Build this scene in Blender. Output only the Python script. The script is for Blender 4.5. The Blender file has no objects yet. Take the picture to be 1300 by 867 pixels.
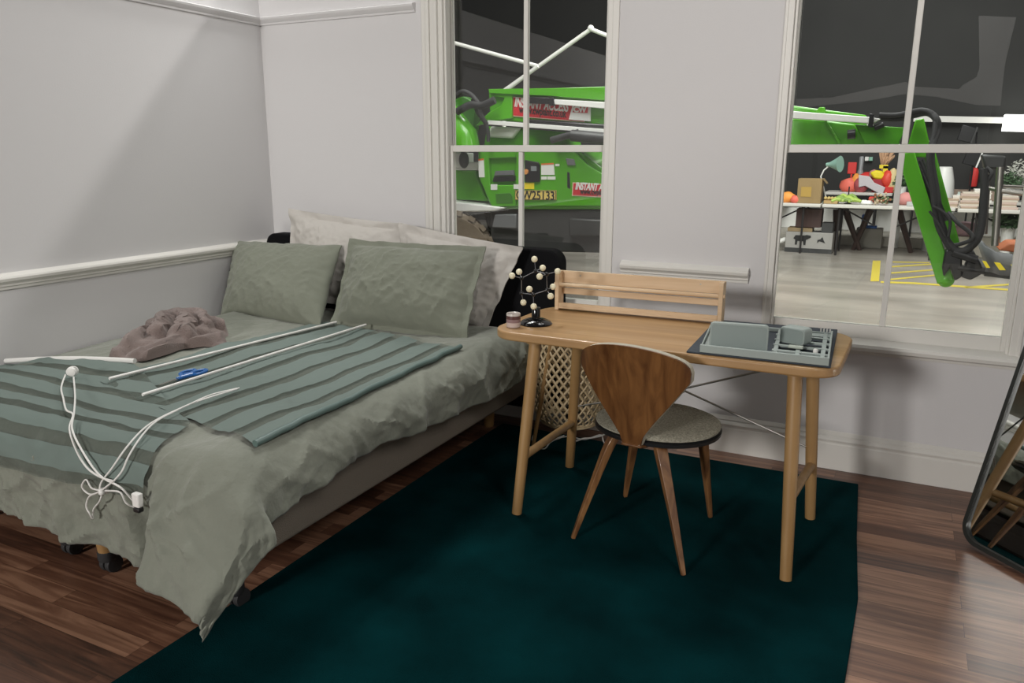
import bpy, bmesh, math, random
import numpy as np
from mathutils import Vector, Matrix, noise
random.seed(7)
PI = math.pi
# ------------------------------------------------------------ camera
F_PX, CXP, CYP = 995.923, 650.0, 433.5
CR = Vector((0.895332, 0.44539285, 0.00241334)); CU = Vector((-0.10627159, 0.20835978, 0.97226156)); CD = Vector((-0.4325355, 0.87075336, -0.23388379))
CC = Vector((3.46150553, -3.68376588, 1.40799453))
sc = bpy.context.scene
cam = bpy.data.cameras.new('camera'); camo = bpy.data.objects.new('camera', cam); sc.collection.objects.link(camo)
cam.sensor_width = 36; cam.lens = F_PX/1300*36; cam.clip_start = .02; cam.clip_end = 200
camo.matrix_world = Matrix(((CR.x, CU.x, -CD.x, CC.x), (CR.y, CU.y, -CD.y, CC.y), (CR.z, CU.z, -CD.z, CC.z), (0, 0, 0, 1)))
sc.camera = camo
# ------------------------------------------------------------ light and exposure
sc.view_settings.view_transform = 'Standard'; sc.view_settings.look = 'None'
sc.view_settings.exposure = -1.25; sc.view_settings.gamma = 1; sc.view_settings.use_curve_mapping = False
w = bpy.data.worlds.new('world'); sc.world = w; w.use_nodes = True
w.node_tree.nodes['Background'].inputs[0].default_value = (1.0, .985, .975, 1); w.node_tree.nodes['Background'].inputs[1].default_value = .135
def area(name, loc, target, size, power, col=(1, .965, .93), sy=None):
    l = bpy.data.lights.new(name, 'AREA'); l.energy = power; l.color = col; l.size = size
    if sy: l.shape = 'RECTANGLE'; l.size_y = sy
    o = bpy.data.objects.new(name, l); sc.collection.objects.link(o); o.location = loc
    o.rotation_euler = (Vector(target)-Vector(loc)).to_track_quat('-Z', 'Y').to_euler(); return o
area('front_lamp', (.55, -10.2, 3.0), (2.4, -.5, .8), 1.1, 1030)
area('right_lamp', (7.5, -6.0, 5.0), (.5, -1, .8), 1.6, 380)
area('hall_lamp_high', (-1.2, 2.6, 8.6), (2.6, -1.2, 0), .5, 330, (1, .98, .94))
area('hall_lamp_over_wall', (8.5, 3.2, 6.1), (0, -1.6, 1.2), .35, 500)
area('hall_strip_light', (.4, .9, 5.2), (.6, 3.4, 1.2), 1.2, 520, (1, 1, .97), 3)
area('hall_strip_light', (3.0, 5.5, 5.5), (3.2, 9, 0), 2, 1200, (1, 1, .97), 5)
area('hall_strip_light', (3.2, 1.0, 5.2), (3.8, 2.8, .8), 1, 210, (1, 1, .97), 3)
# ------------------------------------------------------------ helpers
def P(x, y, ax, val):                       # a point on the plane axis=val, seen along a pixel's ray
    d = (x-CXP)/F_PX*CR-(y-CYP)/F_PX*CU+CD
    return CC+d*((val-CC[ax])/d[ax])
def PX(p):
    v = Vector(p)-CC; z = v.dot(CD); return (CXP+F_PX*v.dot(CR)/z, CYP-F_PX*v.dot(CU)/z)
def nodes(name):
    m = bpy.data.materials.new(name); m.use_nodes = True; nt = m.node_tree
    return m, nt, nt.nodes['Principled BSDF']
def mat(name, col, rough=.6, metal=0, var=.0, vscale=8, bump=0, bscale=60, spec=.5, sheen=0, emit=0, coat=0, stretch=None):
    m, nt, b = nodes(name)
    c = (*col, 1)
    b.inputs['Base Color'].default_value = c; b.inputs['Roughness'].default_value = rough
    b.inputs['Metallic'].default_value = metal; b.inputs['Specular IOR Level'].default_value = spec
    if sheen: b.inputs['Sheen Weight'].default_value = sheen; b.inputs['Sheen Roughness'].default_value = .5
    if coat: b.inputs['Coat Weight'].default_value = coat
    if emit: b.inputs['Emission Color'].default_value = c; b.inputs['Emission Strength'].default_value = emit
    tc = nt.nodes.new('ShaderNodeTexCoord'); src = tc.outputs['Object']
    if stretch:
        mp = nt.nodes.new('ShaderNodeMapping'); mp.inputs['Scale'].default_value = stretch; nt.links.new(src, mp.inputs[0]); src = mp.outputs[0]
    if var:
        n = nt.nodes.new('ShaderNodeTexNoise'); n.inputs['Scale'].default_value = vscale; n.inputs['Detail'].default_value = 5
        nt.links.new(src, n.inputs[0]); r = nt.nodes.new('ShaderNodeValToRGB'); nt.links.new(n.outputs['Fac'], r.inputs[0])
        r.color_ramp.elements[0].position = .3; r.color_ramp.elements[1].position = .7
        r.color_ramp.elements[0].color = tuple(v*(1-var) for v in col)+(1,); r.color_ramp.elements[1].color = tuple(min(1, v*(1+var)) for v in col)+(1,)
        nt.links.new(r.outputs[0], b.inputs['Base Color'])
    if bump:
        n = nt.nodes.new('ShaderNodeTexNoise'); n.inputs['Scale'].default_value = bscale; n.inputs['Detail'].default_value = 6
        nt.links.new(src, n.inputs[0]); bp = nt.nodes.new('ShaderNodeBump'); bp.inputs['Strength'].default_value = bump; bp.inputs['Distance'].default_value = .01
        nt.links.new(n.outputs['Fac'], bp.inputs['Height']); nt.links.new(bp.outputs[0], b.inputs['Normal'])
    return m
def wood(name, c1, c2, rough=.4, scale=(3, 30, 30), dist=2.0, bump=.1, coat=0):
    m, nt, b = nodes(name); b.inputs['Roughness'].default_value = rough
    if coat: b.inputs['Coat Weight'].default_value = coat
    tc = nt.nodes.new('ShaderNodeTexCoord'); mp = nt.nodes.new('ShaderNodeMapping'); mp.inputs['Scale'].default_value = scale
    nt.links.new(tc.outputs['Object'], mp.inputs[0])
    n = nt.nodes.new('ShaderNodeTexNoise'); n.inputs['Scale'].default_value = 1; n.inputs['Detail'].default_value = 7; n.inputs['Distortion'].default_value = dist
    nt.links.new(mp.outputs[0], n.inputs[0])
    r = nt.nodes.new('ShaderNodeValToRGB'); r.color_ramp.elements[0].position = .32; r.color_ramp.elements[1].position = .68
    r.color_ramp.elements[0].color = (*c1, 1); r.color_ramp.elements[1].color = (*c2, 1)
    nt.links.new(n.outputs['Fac'], r.inputs[0]); nt.links.new(r.outputs[0], b.inputs['Base Color'])
    bp = nt.nodes.new('ShaderNodeBump'); bp.inputs['Strength'].default_value = bump; bp.inputs['Distance'].default_value = .003
    nt.links.new(n.outputs['Fac'], bp.inputs['Height']); nt.links.new(bp.outputs[0], b.inputs['Normal'])
    return m
class MB:
    def __init__(s): s.bm = bmesh.new(); s.uv = None
    def faces(s, vs, fs):
        V = [s.bm.verts.new(v) for v in vs]
        for f in fs:
            try: s.bm.faces.new([V[i] for i in f])
            except ValueError: pass
        return V
    def box(s, lo, hi, M=None):
        x0, y0, z0 = lo; x1, y1, z1 = hi
        vs = [Vector(v) for v in ((x0, y0, z0), (x1, y0, z0), (x1, y1, z0), (x0, y1, z0), (x0, y0, z1), (x1, y0, z1), (x1, y1, z1), (x0, y1, z1))]
        if M: vs = [M @ v for v in vs]
        s.faces(vs, [(3, 2, 1, 0), (4, 5, 6, 7), (0, 1, 5, 4), (1, 2, 6, 5), (2, 3, 7, 6), (3, 0, 4, 7)]); return s
    def bar(s, a, b, w, h, up=(0, 0, 1)):       # square bar from a to b
        a = Vector(a); b = Vector(b); d = (b-a).normalized(); u = Vector(up); sd = d.cross(u).normalized(); u = sd.cross(d)
        vs = [q+sd*i*w/2+u*j*h/2 for q in (a, b) for i, j in ((-1, -1), (1, -1), (1, 1), (-1, 1))]
        s.faces(vs, [(3, 2, 1, 0), (4, 5, 6, 7), (0, 1, 5, 4), (1, 2, 6, 5), (2, 3, 7, 6), (3, 0, 4, 7)]); return s
    def tube(s, pts, r, n=10, cap=True, flat=None):
        pts = [Vector(p) for p in pts]; rs = r if isinstance(r, (list, tuple)) else [r]*len(pts)
        t0 = (pts[1]-pts[0]).normalized(); nrm = t0.orthogonal().normalized(); rings = []
        for i, p in enumerate(pts):
            t = (pts[min(i+1, len(pts)-1)]-pts[max(i-1, 0)]).normalized()
            nrm = (nrm-t*nrm.dot(t)); nrm = nrm.normalized() if nrm.length > 1e-6 else t.orthogonal().normalized()
            bn = t.cross(nrm)
            rings.append([s.bm.verts.new(p+(nrm*math.cos(2*PI*k/n)+bn*math.sin(2*PI*k/n))*rs[i]) for k in range(n)])
        for a, b in zip(rings, rings[1:]):
            for k in range(n): s.bm.faces.new((a[k], a[(k+1) % n], b[(k+1) % n], b[k]))
        if cap: s.bm.faces.new(rings[0][::-1]); s.bm.faces.new(rings[-1])
        return s
    def lathe(s, prof, c=(0, 0, 0), n=28, M=None):    # prof: (r,z) bottom to top
        c = Vector(c); rings = []
        for r, z in prof:
            ring = []
            for k in range(n):
                v = Vector((r*math.cos(2*PI*k/n), r*math.sin(2*PI*k/n), z))
                if M: v = M @ v
                ring.append(s.bm.verts.new(v+c))
            rings.append(ring)
        for a, b in zip(rings, rings[1:]):
            for k in range(n): s.bm.faces.new((a[k], a[(k+1) % n], b[(k+1) % n], b[k]))
        s.bm.faces.new(rings[0][::-1]); s.bm.faces.new(rings[-1]); return s
    def prism(s, poly, d):              # polygon of 3D points extruded by d
        d = Vector(d); n = len(poly); A = [s.bm.verts.new(Vector(p)) for p in poly]; B = [s.bm.verts.new(Vector(p)+d) for p in poly]
        s.bm.faces.new(A[::-1]); s.bm.faces.new(B)
        for k in range(n): s.bm.faces.new((A[k], A[(k+1) % n], B[(k+1) % n], B[k]))
        return s
    def ball(s, c, r, n=14, sz=(1, 1, 1)):
        M = Matrix.Translation(Vector(c)) @ Matrix.Diagonal((sz[0]*r, sz[1]*r, sz[2]*r, 1))
        bmesh.ops.create_uvsphere(s.bm, u_segments=n, v_segments=max(6, n//2+2), radius=1, matrix=M); return s
    def grid(s, fn, nu, nv, uv=False, closed=False):
        V = [[s.bm.verts.new(fn(i/nu, j/nv)) for j in range(nv+1)] for i in range(nu+1)]
        lay = s.bm.loops.layers.uv.verify() if uv else None
        for i in range(nu):
            for j in range(nv):
                f = s.bm.faces.new((V[i][j], V[i+1][j], V[i+1][j+1], V[i][j+1]))
                if uv:
                    for l, (a, b) in zip(f.loops, ((i, j), (i+1, j), (i+1, j+1), (i, j+1))): l[lay].uv = (a/nu, b/nv)
        return s
def obj(name, mb, m, parent=None, smooth=True, bevel=0, seg=2, subsurf=0, solid=0, angle=40, fixn=True):
    bm = mb.bm
    if fixn: bmesh.ops.recalc_face_normals(bm, faces=bm.faces)
    me = bpy.data.meshes.new(name); bm.to_mesh(me); bm.free()
    for mm in (m if isinstance(m, (list, tuple)) else [m]): me.materials.append(mm)
    if smooth:
        me.shade_smooth()
        try: me.set_sharp_from_angle(angle=math.radians(angle))
        except Exception: pass
    o = bpy.data.objects.new(name, me); sc.collection.objects.link(o)
    if parent is not None:
        o.parent = parent; L = parent.location.copy(); pp = parent.parent
        if parent.type == 'EMPTY': o.matrix_parent_inverse = Matrix.Translation(-L)
    if solid: md = o.modifiers.new('solidify', 'SOLIDIFY'); md.thickness = solid; md.offset = 0
    if bevel: md = o.modifiers.new('bevel', 'BEVEL'); md.width = bevel; md.segments = seg; md.limit_method = 'ANGLE'; md.angle_limit = math.radians(35); md.harden_normals = False
    if subsurf: md = o.modifiers.new('subsurf', 'SUBSURF'); md.levels = md.render_levels = subsurf
    return o
def tag(o, label=None, cat=None, group=None, kind=None):
    if label: o['label'] = label
    if cat: o['category'] = cat
    if group: o['group'] = group
    if kind: o['kind'] = kind
    return o
def thing(name, loc, label, cat, group=None):
    o = bpy.data.objects.new(name, None); sc.collection.objects.link(o); o.location = loc; o.empty_display_size = .1
    return tag(o, label, cat, group)
def single(name, mb, m, label, cat, group=None, **k): return tag(obj(name, mb, m, None, **k), label, cat, group)
def struct(name, mb, m, **k): return tag(obj(name, mb, m, None, **k), kind='structure')
def copy_tree(o, parent=None):
    c = o.copy(); sc.collection.objects.link(c)
    if parent: c.parent = parent
    for ch in o.children: copy_tree(ch, c)
    return c
def text(name, body, size, m, parent, origin, xdir, ydir, shear=0, offset=0, xs=1, extrude=.0015, align='LEFT'):
    cu = bpy.data.curves.new(name, 'FONT'); cu.body = body; cu.size = size; cu.shear = shear; cu.offset = offset; cu.extrude = extrude; cu.align_x = align
    t = bpy.data.objects.new(name, cu); sc.collection.objects.link(t)
    dg = bpy.context.evaluated_depsgraph_get(); me = bpy.data.meshes.new_from_object(t.evaluated_get(dg)); bpy.data.objects.remove(t)
    X = Vector(xdir).normalized(); Y = Vector(ydir).normalized(); Z = X.cross(Y); O = Vector(origin)
    for v in me.vertices: v.co = O+X*v.co.x*xs+Y*v.co.y+Z*v.co.z
    me.materials.clear(); me.materials.append(m)
    o = bpy.data.objects.new(name, me); sc.collection.objects.link(o)
    if parent is not None:
        o.parent = parent
        if parent.type == 'EMPTY': o.matrix_parent_inverse = Matrix.Translation(-parent.location)
    return o
def smooth(t): t = max(0, min(1, t)); return t*t*(3-2*t)
def spline(pts, n=8):
    pts = [Vector(p) for p in pts]; out = []
    for i in range(len(pts)-1):
        a = pts[max(i-1, 0)]; b = pts[i]; c = pts[i+1]; d = pts[min(i+2, len(pts)-1)]
        for k in range(n):
            t = k/n; out.append(.5*((2*b)+(c-a)*t+(2*a-5*b+4*c-d)*t*t+(3*b-a-3*c+d)*t**3))
    out.append(pts[-1]); return out
def rrect(x0, y0, x1, y1, r, n=6):
    rs = r if isinstance(r, (list, tuple)) else [r]*4; out = []
    for (cx, cy, a0), rr in zip(((x1, y0, -90), (x1, y1, 0), (x0, y1, 90), (x0, y0, 180)), rs):
        sx = -1 if cx == x1 else 1; sy = -1 if cy == y1 else 1
        for k in range(n+1):
            a = math.radians(a0+90*k/n); out.append((cx+sx*rr+rr*math.cos(a), cy+sy*rr+rr*math.sin(a)))
    return out
# ------------------------------------------------------------ materials
M_wall = mat('wall_paint', (.665, .655, .655), .7, bump=.05, bscale=140)
M_trim = mat('trim_paint', (.71, .695, .65), .42)
M_glass, nt, b = nodes('window_glass')
nt.nodes.remove(b); g = nt.nodes.new('ShaderNodeBsdfGlossy'); g.inputs['Roughness'].default_value = .0; g.inputs[0].default_value = (1, 1, 1, 1)
tr = nt.nodes.new('ShaderNodeBsdfTransparent'); tr.inputs[0].default_value = (.95, .96, .95, 1); fr = nt.nodes.new('ShaderNodeFresnel'); fr.inputs[0].default_value = 1.5
mx = nt.nodes.new('ShaderNodeMixShader'); nt.links.new(fr.outputs[0], mx.inputs[0]); nt.links.new(tr.outputs[0], mx.inputs[1]); nt.links.new(g.outputs[0], mx.inputs[2]); nt.links.new(mx.outputs[0], nt.nodes['Material Output'].inputs[0])
# floor planks
M_floor, nt, b = nodes('walnut_planks')
tc = nt.nodes.new('ShaderNodeTexCoord'); mp = nt.nodes.new('ShaderNodeMapping'); nt.links.new(tc.outputs['Object'], mp.inputs[0]); mp.inputs['Location'].default_value = (.3, .03, 0)
def brick(c1, c2, mort, bias=0):
    br = nt.nodes.new('ShaderNodeTexBrick'); br.inputs['Scale'].default_value = 1; br.inputs['Brick Width'].default_value = .72; br.inputs['Row Height'].default_value = .085
    br.inputs['Mortar Size'].default_value = .0008; br.offset = .37; br.offset_frequency = 2; br.inputs['Color1'].default_value = c1; br.inputs['Color2'].default_value = c2; br.inputs['Mortar'].default_value = mort; br.inputs['Bias'].default_value = bias
    nt.links.new(mp.outputs[0], br.inputs[0]); return br
br = brick((0, 0, 0, 1), (1, 1, 1, 1), (.3, .3, .3, 1))
mp2 = nt.nodes.new('ShaderNodeMapping'); mp2.inputs['Scale'].default_value = (1.6, 22, 1); nt.links.new(tc.outputs['Object'], mp2.inputs[0])
addv = nt.nodes.new('ShaderNodeVectorMath'); addv.operation = 'ADD'; nt.links.new(mp2.outputs[0], addv.inputs[0])
sv = nt.nodes.new('ShaderNodeVectorMath'); sv.operation = 'SCALE'; sv.inputs[3].default_value = 13; nt.links.new(br.outputs['Color'], sv.inputs[0]); nt.links.new(sv.outputs[0], addv.inputs[1])
n1 = nt.nodes.new('ShaderNodeTexNoise'); n1.inputs['Scale'].default_value = 1.3; n1.inputs['Detail'].default_value = 8; n1.inputs['Distortion'].default_value = 1.6; nt.links.new(addv.outputs[0], n1.inputs[0])
mm = nt.nodes.new('ShaderNodeMath'); mm.operation = 'MULTIPLY_ADD'; mm.inputs[1].default_value = .5; nt.links.new(br.outputs['Color'], mm.inputs[0])
ms = nt.nodes.new('ShaderNodeMath'); ms.operation = 'MULTIPLY_ADD'; ms.inputs[1].default_value = 1.1; ms.inputs[2].default_value = -.22; nt.links.new(n1.outputs['Fac'], ms.inputs[0]); nt.links.new(ms.outputs[0], mm.inputs[2])
rp = nt.nodes.new('ShaderNodeValToRGB'); nt.links.new(mm.outputs[0], rp.inputs[0]); cr = rp.color_ramp
cr.elements[0].position = .12; cr.elements[0].color = (.030, .015, .010, 1); cr.elements[1].position = .86; cr.elements[1].color = (.29, .155, .095, 1)
e = cr.elements.new(.4); e.color = (.095, .042, .025, 1); e = cr.elements.new(.62); e.color = (.155, .073, .043, 1)
brm = brick((1, 1, 1, 1), (1, 1, 1, 1), (.35, .3, .28, 1)); mxc = nt.nodes.new('ShaderNodeMix'); mxc.data_type = 'RGBA'; mxc.blend_type = 'MULTIPLY'; mxc.inputs[0].default_value = 1
nt.links.new(rp.outputs[0], mxc.inputs[6]); nt.links.new(brm.outputs['Color'], mxc.inputs[7]); nt.links.new(mxc.outputs[2], b.inputs['Base Color'])
b.inputs['Roughness'].default_value = .38; bp = nt.nodes.new('ShaderNodeBump'); bp.inputs['Strength'].default_value = .12; bp.inputs['Distance'].default_value = .003; nt.links.new(n1.outputs['Fac'], bp.inputs['Height']); nt.links.new(bp.outputs[0], b.inputs['Normal'])
M_hallwall = mat('hall_wall_black', (.021, .021, .020), .75, var=.25, vscale=.6, bump=.2, bscale=6)
M_hallfloor = mat('polished_concrete', (.33, .305, .265), .26, var=.3, vscale=1.3, bump=.05, bscale=12, stretch=(.5, 1.3, 1))
M_rug = mat('teal_pile', (.001, .026, .029), .98, var=.38, vscale=3.4, bump=1.0, bscale=380, spec=.03)
M_duvet = mat('sage_linen', (.192, .203, .166), .88, var=.06, vscale=5, bump=.35, bscale=55, spec=.15, sheen=.15)
M_pill = mat('sage_pillow_linen', (.185, .197, .155), .88, var=.05, vscale=6, bump=.3, bscale=45, spec=.15, sheen=.15)
M_white = mat('off_white_cotton', (.50, .475, .44), .85, bump=.25, bscale=30, spec=.15)
M_base = mat('taupe_divan_fabric', (.22, .19, .155), .95, bump=.6, bscale=300, spec=.1)
M_head = mat('black_velvet', (.006, .006, .007), .9, spec=.15, bump=.3, bscale=200)
M_throw = mat('mushroom_knit', (.20, .155, .14), .95, var=.08, vscale=10, bump=.7, bscale=220, spec=.08, sheen=.2)
M_oak = wood('oak_top', (.33, .185, .072), (.43, .26, .115), .42, (1.3, 26, 20), .8, .05, coat=.15)
M_oakleg = wood('oak_leg', (.30, .17, .062), (.38, .23, .095), .45, (25, 25, 2), .6, .05)
M_pine = wood('pine', (.56, .38, .22), (.68, .51, .33), .5, (2, 30, 30), .8, .05)
M_ply = wood('walnut_ply', (.085, .032, .010), (.20, .088, .028), .32, (26, 26, 1.6), 1.0, .06, coat=.3)
M_plyleg = wood('worn_ply_leg', (.085, .032, .013), (.27, .135, .052), .38, (16, 16, 3), 1.5, .1, coat=.2)
M_black = mat('black_plastic', (.012, .012, .013), .35)
M_gloss = mat('gloss_black', (.006, .006, .007), .12)
M_rubber = mat('black_rubber', (.02, .02, .021), .7, bump=.2, bscale=40)
M_ivory = mat('ivory_ball', (.78, .72, .52), .3)
M_steel = mat('steel_rod', (.45, .43, .40), .35, metal=1)
M_slate = mat('slate_felt', (.034, .044, .056), .85, bump=.2, bscale=200)
M_sage = mat('sage_plastic', (.30, .345, .325), .5)
M_whitep = mat('white_plastic', (.72, .71, .68), .4)
M_green = mat('machine_green', (.085, .36, .012), .22, coat=.5, spec=.5, var=.05, vscale=2)
M_red = mat('sticker_red', (.55, .02, .03), .4)
M_yel = mat('plate_yellow', (.80, .60, .16), .4)
M_yel2 = mat('bright_yellow', (.85, .68, .02), .5)
# ------------------------------------------------------------ the setting
mb = MB(); mb.box((-.12, -6.2, -.12), (4.64, .12, 0)); struct('floor', mb, M_floor, smooth=False)
mb = MB(); mb.box((-9, -9, -.17), (14, 13.2, -.12)); struct('floor_hall', mb, M_hallfloor, smooth=False)
mb = MB(); mb.box((-9, 12.6, -.12), (14, 12.8, 9)); struct('wall_hall', mb, M_hallwall, smooth=False)
Wx = [(1.20, 2.155), (2.925, 3.925)]; WZ0, WZ1 = .60, 2.36; TOP = 2.55
mb = MB()
xs = [-.12, Wx[0][0], Wx[0][1], Wx[1][0], Wx[1][1], 4.64]
for i in range(5):
    if i % 2 == 0: mb.box((xs[i], 0, 0), (xs[i+1], .12, TOP))
    else: mb.box((xs[i], 0, 0), (xs[i+1], .12, WZ0)); mb.box((xs[i], 0, WZ1), (xs[i+1], .12, TOP))
bmesh.ops.remove_doubles(mb.bm, verts=mb.bm.verts, dist=1e-5)
struct('wall_back', mb, M_wall, smooth=False)
mb = MB(); mb.box((-.12, -6.2, 0), (0, 0, TOP)); struct('wall_left', mb, M_wall, smooth=False)
mb = MB(); mb.box((4.52, -2.6, 0), (4.64, 0, TOP)); struct('wall_right', mb, M_wall, smooth=False)
def extrude_profile(prof, a, b, out):        # prof: (out,z) polygon, swept from a to b
    mb = MB(); a = Vector(a); b = Vector(b); o = Vector(out)
    mb.prism([a+o*p[0]+Vector((0, 0, p[1])) for p in prof], b-a); return mb
base_prof = [(0, 0), (.02, 0), (.02, .118), (.016, .124), (.016, .130), (.022, .134), (.024, .142), (.020, .150), (.014, .156), (.014, .163), (.009, .170), (.004, .178), (0, .178)]
struct('baseboard_back', extrude_profile(base_prof, (0, 0, 0), (4.52, 0, 0), (0, -1, 0)), M_trim, angle=25)
struct('baseboard_left', extrude_profile(base_prof, (0, -6.2, 0), (0, 0, 0), (1, 0, 0)), M_trim, angle=25)
chair_prof = [(0, .827), (.012, .827), (.012, .838), (.020, .842), (.020, .850), (.026, .858), (.034, .864), (.036, .876), (.032, .884), (.022, .889), (.008, .897), (0, .897)]
struct('trim_1', extrude_profile(chair_prof, (0, -6.2, 0), (0, 0, 0), (1, 0, 0)), M_trim, angle=25)
struct('trim_2', extrude_profile(chair_prof, (2.235, 0, 0), (2.845, 0, 0), (0, -1, 0)), M_trim, angle=25)
struct('trim_3', extrude_profile(chair_prof, (0, 0, 0), (1.07, 0, 0), (0, -1, 0)), M_trim, angle=25)
pic_prof = [(0, 2.117), (.010, 2.117), (.012, 2.127), (.018, 2.131), (.030, 2.146), (.032, 2.156), (.024, 2.160), (.010, 2.163), (0, 2.163)]
struct('trim_4', extrude_profile(pic_prof, (0, -6.2, 0), (0, 0, 0), (1, 0, 0)), M_wall, angle=25)
struct('trim_5', extrude_profile(pic_prof, (0, 0, 0), (1.067, 0, 0), (0, -1, 0)), M_wall, angle=25)
def window(n, x0, x1, gl, glu, mx_):
    fr = MB()          # box frame: jambs and head
    for a, b in ((x0, x0+.028), (x1-.028, x1)):
        fr.box((a, -.004, WZ0), (b, .12, WZ1))
    for a, b in ((x0+.028, x0+.040), (x1-.040, x1-.028)): fr.box((a, .012, WZ0), (b, .034, WZ1))
    fr.box((x0, -.004, WZ1-.03), (x1, .12, WZ1))
    root = tag(obj('window_%d' % n, fr, M_trim, None, bevel=.003, smooth=False), kind='structure')
    def sash(name, ga, gb, za, zb, y0, y1, out, bot, top, mxc):
        s = MB(); yc = (y0+y1)/2
        s.box((out[0], y0, za-bot), (ga, y1, zb+top)); s.box((gb, y0, za-bot), (out[1], y1, zb+top))
        s.box((ga, y0, za-bot), (gb, y1, za)); s.box((ga, y0, zb), (gb, y1, zb+top))
        s.box((mxc-.012, y0+.004, za), (mxc+.012, y1-.004, zb))
        o = obj(name, s, M_trim, root, bevel=.0035, smooth=False)
        g = MB(); g.box((ga-.006, yc-.002, za-.006), (gb+.006, yc+.002, zb+.006)); obj('glass_pane', g, M_glass, o, smooth=False)
    sash('lower_sash', gl[0], gl[1], .672, 1.412, .040, .074, (x0+.030, x1-.030), .062, .034, mx_)
    sash('upper_sash', glu[0], glu[1], 1.446, 2.285, .080, .114, (x0+.030, x1-.030), .020, .045, mx_+.006)
    c = MB()
    if n == 1:
        for a, b, t in ((x0-.095, x0-.060, .010), (x0-.060, x0-.040, .026), (x0-.040, x0-.012, .016), (x0-.012, x0+.004, .022)): c.box((a, -t, WZ0), (b, .0, WZ1+.09))
        c.box((x1-.004, -.008, WZ0), (x1+.028, 0, WZ1+.09))
    else:
        c.box((x0-.010, -.008, WZ0), (x0+.004, 0, WZ1+.09)); c.box((x1-.004, -.008, WZ0), (x1+.012, 0, WZ1+.09))
    obj('casing', c, M_trim, root, bevel=.003, smooth=False)
    s = MB(); a = x0-.03; b = x1+.012
    s.prism([(a, .04, .585), (a, -.045, .570), (a, -.054, .576), (a, -.056, .590), (a, -.050, .602), (a, -.03, .606), (a, .04, .612)], (b-a, 0, 0))
    s.prism([(a+.02, 0, .548), (a+.02, -.014, .552), (a+.02, -.018, .576), (a+.02, 0, .576)], (b-a-.03, 0, 0))
    obj('sill', s, M_trim, root, angle=30)
    return root
window(1, Wx[0][0], Wx[0][1], (1.255, 2.100), (1.235, 2.113), 1.656)
window(2, Wx[1][0], Wx[1][1], (2.960, 3.869), (2.966, 3.873), 3.419)
# ------------------------------------------------------------ rug
mb = MB()
rp_ = [(1.66, -3.05), (1.672, -2.2), (1.66, -1.3), (1.655, -.6), (1.66, -.165), (2.3, -.185), (2.9, -.175), (3.40, -.170), (3.425, -.7), (3.455, -1.15), (3.448, -1.6), (3.43, -2.1), (3.42, -3.05)]
mb.prism([(v.x, v.y, .001) for v in [Vector((*q, 0)) for q in rp_]], (0, 0, .011))
single('rug', mb, M_rug, 'large dark teal pile rug on the dark wooden floor under desk and chair', 'rug', smooth=False, bevel=.004)
# ------------------------------------------------------------ bed
bed = thing('divan_bed', (1.0, -1.1, 0), 'low double bed with taupe fabric base, black headboard and castor feet', 'bed')
mb = MB(); mb.box((.22, -2.15, .195), (1.80, -.13, .385)); obj('bed_base', mb, M_base, bed, bevel=.015, seg=3)
mb = MB(); mb.box((.21, -2.16, .388), (1.80, -.13, .53)); obj('mattress', mb, M_white, bed, bevel=.035, seg=4)
mb = MB(); mb.prism([(x, -.125, z) for x, z in rrect(.045, .10, 1.955, .940, [.01, .07, .07, .01])], (0, .095, 0)); obj('headboard', mb, M_head, bed, bevel=.012, seg=3)
def foot_leg(x, y, castor=True, name='leg'):
    mb = MB(); z0 = .075 if castor else .0; mb.lathe([(.024, z0), (.027, z0+.01), (.036, .20)], (x, y, 0), 20)
    lg = obj(name, mb, M_oakleg, bed)
    if castor:
        c = MB(); c.lathe([(.027, .050), (.030, .058), (.030, .082), (.026, .086)], (x, y, 0), 18)
        for s in (-1, 1):
            c.lathe([(.020, -.012), (.029, -.010), (.031, 0), (.029, .009), (.020, .010)], (x+s*.014, y+.012, .032), 18, Matrix.Rotation(PI/2, 3, 'Y'))
        obj('castor', c, M_rubber, lg)
for x, y, k in ((.904, -2.095, 1), (1.136, -2.115, 1), (1.685, -2.075, 1), (.33, -2.09, 1), (1.60, -.21, 0), (.33, -.22, 0)): foot_leg(x, y, k)
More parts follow.
